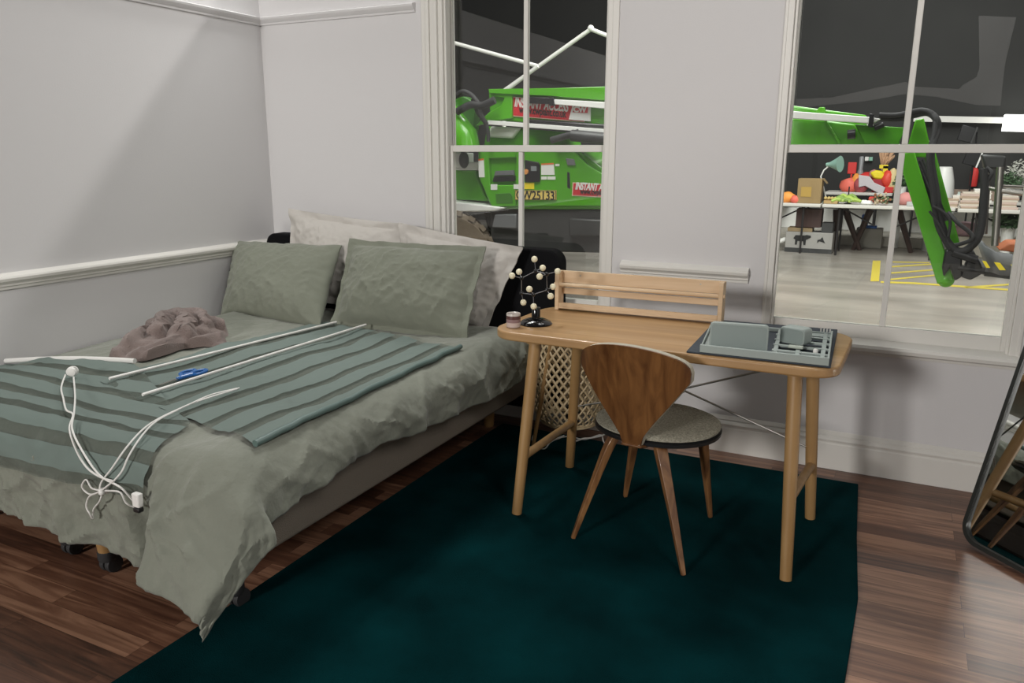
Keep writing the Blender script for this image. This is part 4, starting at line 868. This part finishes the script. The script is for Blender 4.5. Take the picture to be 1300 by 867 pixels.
# yellow floor markings (paint)
M_ypaint = mat('yellow_floor_paint', (.62, .50, .06), .5)
def fmark(pts, label=None):
    mb = MB(); mb.prism([P(x, y, 2, HF+.002) for x, y in pts], (0, 0, .002)); return mb
single('floor_marking', fmark([(1108, 331), (1118, 331), (1116, 357), (1105, 357)]), M_ypaint, 'short thick yellow stripe painted on the hall floor', 'marking', smooth=False)
fm = [[(1130, 338), (1186, 334.5), (1186, 336), (1130, 339.5)], [(1130, 346), (1190, 341.5), (1190, 343), (1130, 347.5)], [(1130, 354), (1194, 348), (1194, 349.5), (1130, 355.7)], [(1118, 357), (1160, 358.5), (1283, 367), (1283, 369), (1160, 360.5), (1118, 359)], [(1225, 364), (1285, 360), (1285, 362), (1225, 366)], [(1130, 332), (1180, 333), (1180, 334), (1130, 333)]]
for pts in fm: single('floor_line', fmark(pts), M_ypaint, 'thin yellow line painted in the hatched patch of hall floor', 'marking', 'yellow hatching lines on the hall floor', smooth=False)
# folding tables
M_ttop = mat('table_white', (.60, .585, .54), .5); M_tleg = mat('black_leg', (.02, .018, .018), .5); M_bleg = mat('dark_wood_leg', (.05, .028, .022), .5)
def table(xa, xb, y0, depth, z, label, legs=0, grp='trestle tables in the hall', zf=HF):
    t_ = thing('trestle_table', ((xa+xb)/2, y0+depth/2, HF), label, 'table', grp)
    mb = MB(); mb.box((xa, y0, z-.05), (xb, y0+depth, z)); obj('table_top', mb, M_ttop, t_, bevel=.01)
    for x in (xa+.25, xb-.25):
        for yy in (y0+.08, y0+depth-.08):
            mb = MB(); mb.tube([(x, yy, z-.05), (x, yy, zf)], .016, 8); obj('leg', mb, M_tleg, t_)
        mb = MB(); mb.tube([(x, y0+.4, z-.06), (x+(.5 if x < (xa+xb)/2 else -.5), y0+.4, z-.33), ], .012, 8); obj('brace', mb, M_tleg, t_)
    return t_
TZ = .655; TY = 9.3
xL = P(985, 258, 1, TY).x; xM = P(1043, 258, 1, TY).x; xN = P(1150, 262, 1, TY).x
table(xL-1.3, xM-.01, TY, .8, TZ, 'white trestle table with the cardboard box, nearest the left jamb', 0)
table(xM+.01, xM+1.80, TY, .8, TZ, 'white trestle table holding the green vegetables, in the middle of the row', 0)
table(xM+1.83, xM+3.63, TY, .8, TZ-.01, 'white trestle table stacked with pale books behind the lift basket', 0)
T2 = 11.2; T2Z = .60+.06
table(-.2, 1.55, T2, .75, T2Z+.02, 'rear white table with red things, seen left behind the cardboard box', zf=HF+.161)
table(2.15, 3.22, T2, .75, T2Z+.10, 'rear white table carrying the red and orange toys', zf=HF+.161)
table(3.3, 5.2, T2, .75, T2Z, 'rear white table behind the green jib', zf=HF+.161)
for (xa, ya, xb, yb) in ((1062, 262, 1061, 297), (1074, 262, 1083, 297), (1104, 263, 1093, 296), (1142, 263, 1149, 298)):
    a, b_ = Q(xa, ya, 9.75), Q(xb, yb, 9.75); b_.z = max(b_.z, HF)
    o_ = bpy.data.objects
def vleg(parent, xa, ya, xb, yb, Y):
    a, b_ = Q(xa, ya, Y), Q(xb, yb, Y); t = (a.z-HF)/(a.z-b_.z); b_ = a+(b_-a)*t; mb = MB(); mb.tube([a, b_], [.055, .035], 8); obj('leg', mb, M_bleg, parent)
wt = thing('brown_table', (2.9, 10.4, HF), 'dark wooden table with tapered splayed legs standing among the white tables', 'table')
mb = MB(); mb.box((2.35, 10.12, TZ-.10), (3.75, 10.7, TZ-.05)); obj('table_top', mb, M_bleg, wt)
for q_ in ((1062, 266, 1061, 297), (1073, 266, 1084, 297), (1105, 266, 1092, 296), (1141, 266, 1150, 298)): vleg(wt, *q_, 10.25)
lp = MB(); lp.box((-.6, 10.95, HF), (6.2, 12.3, HF+.16)); single('stage_deck', lp, mat('pale_deck', (.50, .47, .41), .6), 'low pale deck on the hall floor behind the trestle tables', 'platform', bevel=.01)
lp = MB(); lp.box((-.6, 12.05, HF+.161), (6.2, 12.2, .42)); single('white_board', lp, M_stickw, 'long pale board standing low behind the tables', 'board', bevel=.01)
# goods on the tables
def on_t(px, Y=TY+.25, z=TZ):
    p_ = Q(px, 250, Y); return Vector((p_.x, Y, z+.001))
cm = lambda n, c, r=.6: mat(n, c, r)
b0 = on_t(1028); mb = MB(); mb.box(b0+Vector((-.175, -.14, 0)), b0+Vector((.175, .16, .375)))
cb_ = single('cardboard_box', mb, mat('cardboard', (.29, .20, .09), .8, var=.1, vscale=3), 'brown cardboard box on the left hall table', 'box', bevel=.006)
mb = MB(); mb.box(b0+Vector((-.12, -.146, .10)), b0+Vector((.03, -.141, .25))); obj('box_print', mb, mat('box_print', (.42, .27, .06), .7), cb_, smooth=False)
mb = MB(); mb.prism([b0+Vector((.175, -.14, .375)), b0+Vector((.24, -.12, .30)), b0+Vector((.24, .14, .30)), b0+Vector((.175, .16, .375))], (0, 0, .004)); obj('flap', mb, bpy.data.materials['cardboard'], cb_)
M_or = cm('orange_toy', (.85, .33, .06)); M_rd = cm('red_toy', (.62, .035, .03)); M_cor = cm('coral_toy', (.80, .16, .11)); M_pk = cm('pink_plush', (.62, .27, .25), .9)
def lump(name, c, r, sz, m, label, cat, seed=0, n=16, amp=.18):
    mb = MB(); mb.ball((0, 0, 0), 1, n, (1, 1, 1))
    for v in mb.bm.verts:
        k = 1+amp*noise.noise(v.co*1.7+Vector((seed, 0, 0))); v.co = Vector((v.co.x*k*r*sz[0], v.co.y*k*r*sz[1], max(v.co.z*k, -.8)*r*sz[2]))+c+Vector((0, 0, r*sz[2]*.8))
    return single(name, mb, m, label, cat)
lump('soft_toy', on_t(1000), .09, (1.5, 1, 1), M_or, 'orange soft toy at the left edge of the right window, on the hall table', 'toy', 1)
lump('soft_toy', on_t(1010, TY+.15), .06, (1.2, 1, 1.1), M_cor, 'coral pink soft toy left of the cardboard box', 'toy', 2)
def crate(px0, px1, Y, h, m, name, label, cat):
    a, b_ = on_t(px0, Y), on_t(px1, Y); mb = MB(); mb.box(a, b_+Vector((0, .25, h))); return single(name, mb, m, label, cat, bevel=.008)
crate(1046, 1064, TY+.15, .05, cm('wicker', (.42, .28, .12), .8), 'wicker_tray', 'shallow tan tray with small loaves on the middle hall table', 'tray')
for k in range(4):
    c = on_t(1048+k*4.2, TY+.18, TZ+.05); mb = MB(); mb.ball(c+Vector((0, .04, .03)), .04, 12, (.7, 1.6, .7)); single('bread_roll', mb, cm('bread', (.55, .42, .16), .8), 'small pale loaf, %s in the tan tray' % ('leftmost', 'second from the left', 'second from the right', 'rightmost')[k], 'bread', 'loaves in the tan tray', angle=80)
for k in range(7):
    c = on_t(1063+k*3.6, TY+.15+.03*(k % 3)); mb = MB(); q = spline([c+Vector((-.08, 0, .04+.02*(k % 2))), c+Vector((0, .03, .07+.03*(k % 3))), c+Vector((.10, 0, .05))], 4); mb.tube(q, [.018+.014*math.sin(PI*i/(len(q)-1)) for i in range(len(q))], 8)
    single('leafy_vegetable', mb, (M_lg, M_lg2)[k % 2] if k else (globals().__setitem__('M_lg', mat('leaf_green', (.36, .50, .09), .6)), globals().__setitem__('M_lg2', mat('leaf_dark', (.20, .32, .06), .6)), M_lg)[2], '%s long green vegetable, %s in the heap beside the tan tray' % (('pale', 'darker')[k % 2], ('leftmost', 'second from the left', 'third from the left', 'in the centre', 'third from the right', 'second from the right', 'rightmost')[k]), 'vegetable', 'green vegetables on the hall table')
dl = thing('desk_lamp', on_t(1049, TY+.5), 'mint green angled desk lamp beside the cardboard box', 'lamp')
Yl = TY+.5; M_mint = cm('mint', (.30, .50, .42), .35)
mb = MB(); mb.lathe([(.07, 0), (.075, .01), (.02, .03)], on_t(1050, Yl), 20); obj('lamp_base', mb, M_mint, dl)
mb = MB(); mb.tube([on_t(1050, Yl)+Vector((0, 0, .02)), Q(1044, 232, Yl), Q(1042, 224, Yl), Q(1046, 216, Yl), Q(1052, 211, Yl)], .011, 8); obj('lamp_arm', mb, M_stickw, dl)
ax = (Q(1067, 207, Yl)-Q(1050, 209, Yl)); zq = Vector((0, 0, 1)).rotation_difference(ax).to_matrix()
mb = MB(); mb.lathe([(.03, -.02), (.035, .03), (.06, .08), (.10, .16), (.125, .20)], Q(1051, 209, Yl), 24, Vector((0, 0, 1)).rotation_difference(Vector((.75, -.3, .05))).to_matrix()); obj('lamp_shade', mb, M_mint, dl)
mb = MB(); q = on_t(1077, TY+.3); mb.lathe([(.05, 0), (.05, .01), (.01, .02), (.01, .26)], q, 12); single('thin_stand', mb, M_tleg, 'thin black stand rising from the middle hall table', 'stand')
for k, (px, r, m_, lab) in enumerate(((1098, .05, M_stickw, 'white crumpled parcel right of the green vegetables'), (1104, .045, M_stickw, 'small white bundle beside the flower arrangement'))): lump('parcel', on_t(px, TY+.2), r, (1.3, 1, .8), m_, lab, 'parcel', k+5)
crate(1103, 1109, TY+.45, .10, M_rd, 'red_pot', 'small red pot behind the flower arrangement', 'pot')
fa = thing('flower_arrangement', on_t(1120, TY+.2), 'bushy brown and cream dried arrangement on the middle hall table', 'plant')
random.seed(3)
for k, m_ in enumerate((cm('dry_brown', (.28, .12, .06), .9), cm('dry_cream', (.55, .45, .30), .9), cm('dry_green', (.10, .16, .07), .9))):
    mb = MB()
    for i in range(26):
        c = on_t(1120, TY+.2)+Vector((random.gauss(0, .07), random.gauss(0, .05), .03+abs(random.gauss(0, .055)))); mb.ball(c, random.uniform(.010, .024), 6)
    tag(obj('blossoms', mb, m_, fa), kind='stuff')
lump('plush_cushion', on_t(1153, TY+.45), .13, (1.15, 1, .8), M_pk, 'pink plush cushion left of the green jib', 'cushion', 9)
crate(1152, 1166, TY+.08, .06, cm('grey_tray', (.45, .46, .45), .5), 'grey_tray', 'small pale grey tray in front of the pink cushion', 'tray')
random.seed(11)
stackc = [(.62, .55, .46), (.70, .66, .60), (.40, .30, .22), (.72, .70, .66), (.55, .42, .36), (.66, .60, .52)]
MS = [cm('paper_%s' % n, c, .7) for n, c in zip(('cream', 'ivory', 'brown', 'white', 'rose', 'sand'), stackc)]
CN = ('cream', 'ivory', 'brown', 'white', 'rose', 'sand'); ORD = ('at', 'second from', 'third from', 'fourth from', 'fifth from', 'sixth from', 'seventh from', 'eighth from', 'ninth from', 'tenth from')
words = ('leftmost', 'second', 'middle', 'fourth', 'rightmost')
for s_, (px, n_) in enumerate(((1206, 5), (1219, 7), (1232, 9), (1247, 10), (1282, 8))):
    z = TZ-.01
    for k in range(n_):
        h_ = random.uniform(.016, .034); c = on_t(px, TY+.12+.05*(s_ % 2), z); w_ = random.uniform(.09, .13)
        mb = MB(); mb.box(c+Vector((-w_, 0, 0)), c+Vector((w_, .28, h_)), None); z += h_+.001
        single('book', mb, MS[(k*2+s_) % 6], '%s flat book, %s the bottom of the %s book stack in the hall' % (CN[(k*2+s_) % 6], ORD[k], words[s_]), 'book', 'books in the %s stack on the right hall table' % words[s_], bevel=.002)
# rear tables
R2 = T2+.25
def on_r(px, z=T2Z+.10, Y=R2): p_ = Q(px, 230, Y); return Vector((p_.x, Y, z+.001))
lump('balloon_toy', on_r(1079), .12, (1.5, 1, 1.1), M_cor, 'coral red lumpy toy on the rear hall table, left of the orange one', 'toy', 3)
lump('balloon_toy', on_r(1087), .10, (.9, 1, 1.7), M_or, 'bright orange toy in the red pile on the rear hall table', 'toy', 4)
lump('balloon_toy', on_r(1094, Y=R2-.1), .12, (1, 1, 1.2), mat('rose_red', (.45, .09, .10), .6), 'dull rose ball in front of the red pile', 'ball', .4)
lump('balloon_toy', on_r(1102, Y=R2+.2, z=T2Z+.22), .12, (1.7, 1, 1.0), M_rd, 'deep red toy at the back of the red pile', 'toy', 6)
lump('balloon_toy', on_r(1108, Y=R2+.1, z=T2Z+.34), .07, (1, 1, 1.1), M_pk, 'small pink ball on top of the red pile', 'ball', 7)
c = on_r(1080, Y=R2+.1); mb = MB(); mb.box(c+Vector((-.07, 0, .30)), c+Vector((.07, .08, .50))); mb.box(c+Vector((-.015, 0, 0)), c+Vector((.015, .03, .30))); single('red_sign', mb, M_rd, 'red upright block on a black stem above the toys', 'block', bevel=.01)
c = on_r(1091, Y=R2+.2); mb = MB(); mb.lathe([(.05, 0), (.05, .34), (.035, .38), (.04, .58), (.03, .60)], c, 14); single('grey_bottle', mb, cm('grey_bottle', (.25, .26, .27), .4), 'tall grey bottle behind the red pile', 'bottle')
mb = MB(); c = Q(1115, 222, R2-.3)
q = [Q(x, y, R2-.15) for x, y in ((1104, 219), (1112, 216), (1120, 217), (1125, 225), (1118, 228), (1109, 227))]; mb.prism(q, (0, .08, 0)); single('yellow_cushion', mb, M_yel2, 'bright yellow cushion propped on the rear table', 'cushion', bevel=.03)
c = on_r(1116, Y=R2-.14); mb = MB(); mb.box(c+Vector((-.10, 0, 0)), c+Vector((.09, .10, Q(1116, 227.5, R2-.14).z-c.z))); single('red_carton', mb, mat('dark_red', (.35, .02, .03), .6), 'dark red carton under the bright yellow cushion', 'carton', bevel=.01)
q = [Q(x, y, R2-.24) for x, y in ((1090, 222), (1104, 224), (1110, 232), (1124, 238), (1120, 248), (1098, 236), (1090, 238))]; mb = MB(); mb.prism(q, (0, .05, 0)); single('draped_cloth', mb, cm('pale_cloth', (.60, .56, .58), .8), 'pale lilac cloth draped between the rear tables', 'cloth', bevel=.01)
c = on_r(1127, Y=R2-.2, z=T2Z+.10); mb = MB(); mb.box(c+Vector((-.13, 0, 0)), c+Vector((.10, .2, .10))); single('red_crate', mb, M_rd, 'red crate at the right end of the rear toys', 'crate', bevel=.01)
lump('balloon_toy', on_r(1127, Y=R2-.1, z=T2Z+.20), .10, (1.1, 1, 1.5), mat('tomato', (.75, .07, .04), .5), 'tomato red toy sitting on the red crate', 'toy', 12)
lump('cream_toy', on_r(1133, Y=R2-.1, z=T2Z+.10), .09, (.9, 1, 2.6), cm('butter', (.72, .58, .30), .8), 'tall butter yellow toy against the muntin', 'toy', 14)
va = thing('dried_grass_vase', on_r(1118, Y=R2+.3), 'pink vase of dried feathery grass on the rear table', 'vase')
c = on_r(1118, Y=R2+.3); mb = MB(); mb.lathe([(.05, 0), (.07, .10), (.06, .28), (.065, .32)], c, 18); obj('vase', mb, cm('vase_pink', (.55, .25, .30), .4), va)
mb = MB(); random.seed(5)
for i in range(16):
    e_ = c+Vector((random.uniform(-.08, .18), random.uniform(-.08, .08), random.uniform(.55, .80))); mb.tube(spline([c+Vector((0, 0, .3)), (c+Vector((0, 0, .3))).lerp(e_, .5)+Vector((0, 0, .03)), e_], 4), [.004]*4+[.010, .018, .022, .020, .006], 6)
tag(obj('dried_stems', mb, cm('dry_peach', (.58, .36, .22), .9), va), kind='stuff')
c = on_r(1122.5, Y=R2+.1); mb = MB(); mb.box(c+Vector((-.04, 0, 0)), c+Vector((.035, .05, .44))); mb.box(c+Vector((-.10, 0, .40)), c+Vector((.035, .05, .46))); single('yellow_post', mb, M_yel2, 'yellow angled post beside the dried grass vase', 'post')
c = Vector((Q(1197, 240, 10.75).x, 10.75, .50)); mb = MB(); mb.lathe([(.15, 0), (.17, .25), (.145, .50), (.10, .70), (.085, .71)], c, 24); single('tall_white_vase', mb, M_stickw, 'tall tapering white vessel behind the green jib', 'vase')
mb = MB(); mb.lathe([(.20, HF), (.20, .499)], (c.x, c.y, 0), 20); single('grey_plinth', mb, cm('plinth', (.45, .45, .43), .6), 'round pale plinth under the tall white vessel', 'plinth')
c = on_t(1217, TY+.7); mb = MB(); mb.lathe([(.06, 0), (.075, .03), (.07, .12), (.02, .17), (.02, .20)], c, 18); single('glass_bottle', mb, cm('pale_glass', (.50, .58, .54), .15), 'rounded pale green glass bottle behind the books', 'bottle')
fx_c = Q(1237, 222, 12.535); fe = thing('fire_extinguisher', fx_c, 'red fire extinguisher on the black hall wall', 'fire extinguisher')
mb = MB(); mb.lathe([(.055, -.20), (.062, -.18), (.062, .06), (.04, .11), (.02, .13)], fx_c, 20); obj('cylinder', mb, M_rd, fe); mb = MB(); mb.box(fx_c+Vector((-.02, -.04, .13)), fx_c+Vector((.03, .02, .17))); mb.tube([fx_c+Vector((.02, 0, .15)), fx_c+Vector((.085, 0, .08)), fx_c+Vector((.08, 0, -.1))], .009, 8); obj('valve', mb, M_black, fe)
c = Q(1240, 236, T2+.2); mb = MB(); mb.box((c.x-.35, T2+.2, T2Z+.001), (c.x+.35, T2+.5, T2Z+.17)); single('wooden_case', mb, cm('case_wood', (.30, .22, .17), .6), 'long wooden case on the rear right table', 'case', bevel=.01)
def bush(name, c, n, rad, hgt, m, label, ls=.03, seed=1, zf=None):
    random.seed(seed); t_ = thing(name, c, label, 'plant'); mb = MB()
    for i in range(n):
        d_ = Vector((random.gauss(0, 1), random.gauss(0, 1), abs(random.gauss(0, 1)))).normalized()*random.uniform(.4, 1); p_ = Vector(c)+Vector((d_.x*rad, d_.y*rad, .05+d_.z*hgt)); ax_ = Vector((random.uniform(-1, 1), random.uniform(-1, 1), random.uniform(-.3, 1))).normalized(); sd = ax_.orthogonal().normalized()
        mb.faces([p_-ax_*ls, p_+sd*ls*.4, p_+ax_*ls, p_-sd*ls*.4], [(0, 1, 2, 3)])
    tag(obj('leaves', mb, m, t_, fixn=False), kind='stuff')
    mb = MB(); zf = c[2]-.10 if zf is None else zf; mb.lathe([(.06, 0), (.09, c[2]-zf+.04)], Vector((c[0], c[1], zf)), 14); obj('pot', mb, M_stickw, t_)
M_leaf = cm('dull_leaf', (.07, .13, .06), .7)
bush('white_flowers', Q(1291, 238, T2+.60), 420, .26, .40, mat('white_petal', (.55, .56, .50), .7), 'bush of white flowers at the right side of the window', .03, 2, zf=T2Z+.001)
bush('green_plant', Q(1280, 240, T2+.15), 300, .20, .22, M_leaf, 'dark green leafy plant in front of the white flowers', .04, 3, zf=T2Z+.001)
bush('green_plant', Q(1280, 292, TY+.45), 320, .24, .24, M_leaf, 'spiky green plant under the right hall table', .06, 4, zf=HF+.001)
bush('green_plant', Q(1143, 240, T2-.28), 260, .13, .22, M_leaf, 'dark green plant with white berries left of the green jib', .03, 6, zf=HF+.001)
# under the tables
b0 = Vector((Q(1027, 300, TY+.2).x, TY+.2, HF+.001)); pbx = thing('printed_box', b0, 'grey printed carton with dark horse picture on the floor under the left table', 'box')
mb = MB(); mb.box(b0+Vector((-.35, 0, 0)), b0+Vector((.35, .4, .32))); obj('carton', mb, cm('carton_grey', (.33, .32, .30), .6), pbx, bevel=.008)
mb = MB(); mb.box(b0+Vector((-.352, -.004, 0)), b0+Vector((.352, .0, .07))); obj('dark_band', mb, M_dark, pbx)
mb = MB(); mb.prism([b0+Vector((x, -.006, z)) for x, z in ((-.20, .12), (-.17, .12), (-.165, .18), (-.08, .18), (-.07, .12), (-.04, .12), (-.04, .20), (.03, .24), (.03, .27), (-.03, .28), (-.07, .27), (-.20, .27), (-.23, .22), (-.20, .20))], (0, .004, 0)); obj('horse_print', mb, M_ink, pbx)
mb = MB(); mb.prism([b0+Vector((x, -.006, z)) for x, z in ((.13, .16), (.16, .19), (.20, .18), (.25, .16), (.22, .21), (.20, .26), (.17, .22), (.13, .21))], (0, .004, 0)); obj('small_print', mb, M_ink, pbx)
b0 = Vector((Q(1022, 280, TY+.25).x, TY+.25, HF+.322)); mb = MB(); mb.box(b0+Vector((-.25, 0, 0)), b0+Vector((.12, .3, .06))); single('brown_folder', mb, cm('folder', (.30, .22, .12), .7), 'flat tan parcel lying on the printed carton', 'parcel', bevel=.005)
mb = MB(); mb.box(b0+Vector((-.14, .01, .07)), b0+Vector((.24, .3, .36))); single('dark_case', mb, cm('case_dark', (.06, .03, .025), .6), 'dark brown case stacked under the left table', 'case', bevel=.008)
mb = MB(); mb.box(b0+Vector((.25, .02, 0)), b0+Vector((.42, .3, .15))); single('black_carton', mb, M_dark, 'small black carton on the right end of the printed carton', 'box', bevel=.006)
c = Vector((Q(994, 300, TY+.3).x, TY+.3, HF+.001)); mb = MB(); mb.tube([c+Vector((-.2, 0, .08)), c+Vector((.08, 0, .20))], .04, 14); single('paper_roll', mb, M_stickw, 'rolled white paper leaning at the left of the printed carton', 'roll')
c = Vector((Q(1228, 278, 10.3).x, 10.3, .181)); lump('pink_blanket', c, .16, (1.3, 1, .75), cm('lilac_wool', (.50, .33, .37), .9), 'rolled lilac pink blanket on the low shelf under the right table', 'blanket', 21)
mb = MB(); mb.box((c.x-.20, 10.12, HF), (c.x+.75, 10.5, .18)); single('low_shelf', mb, cm('shelf_cream', (.58, .54, .46), .6), 'low cream shelf unit under the right hall table', 'shelf', bevel=.01)
c = Vector((Q(1106, 274, 10.7).x, 10.7, .20)); mb = MB(); mb.box(c+Vector((-.14, 0, 0)), c+Vector((.10, .2, .04))); mb.box(c+Vector((-.14, 0, .04)), c+Vector((-.04, .2, .22))); single('blue_crate', mb, cm('blue_plastic', (.01, .13, .50), .4), 'bright blue plastic crate part seen between the table legs', 'crate', bevel=.01)
mb = MB(); mb.box(c+Vector((-.2, -.05, HF-.20)), c+Vector((.2, .3, -.001))); single('plinth_block', mb, cm('plinth_grey', (.36, .34, .30), .7), 'grey block under the blue crate', 'block', bevel=.01)

# pale unseen panel added behind the camera, cut to the panes' faint reflection
sp = MB(); sp.prism([(Q(x, y, 8.4).x, -8.2, Q(x, y, 8.4).z) for x, y in ((1005, 126), (1055, 124), (1110, 112), (1150, 104), (1160, 110), (1218, 113), (1222, 108), (1240, 98), (1244, 85), (1243, 20), (1290, 22), (1276, 80), (1270, 134), (1240, 133), (1190, 123), (1150, 119), (1100, 128), (1005, 138))], (0, -.06, 0))
rf = single('reflection_panel', sp, M_wall, 'pale added panel behind the camera, shaped for a faint reflection in the right window', 'panel', smooth=False)
for x_, z_ in ((2.2, 2.2), (4.3, 2.4)):
    mb = MB(); mb.box((x_, -8.36, -.12), (x_+.06, -8.27, z_)); obj('post', mb, M_black, rf, smooth=False)
area('reflection_panel_light', (3.4, -5.6, 4.6), (3.4, -8.3, 2.6), .6, 160)  # unseen lamp added only to light the panel that the panes mirror
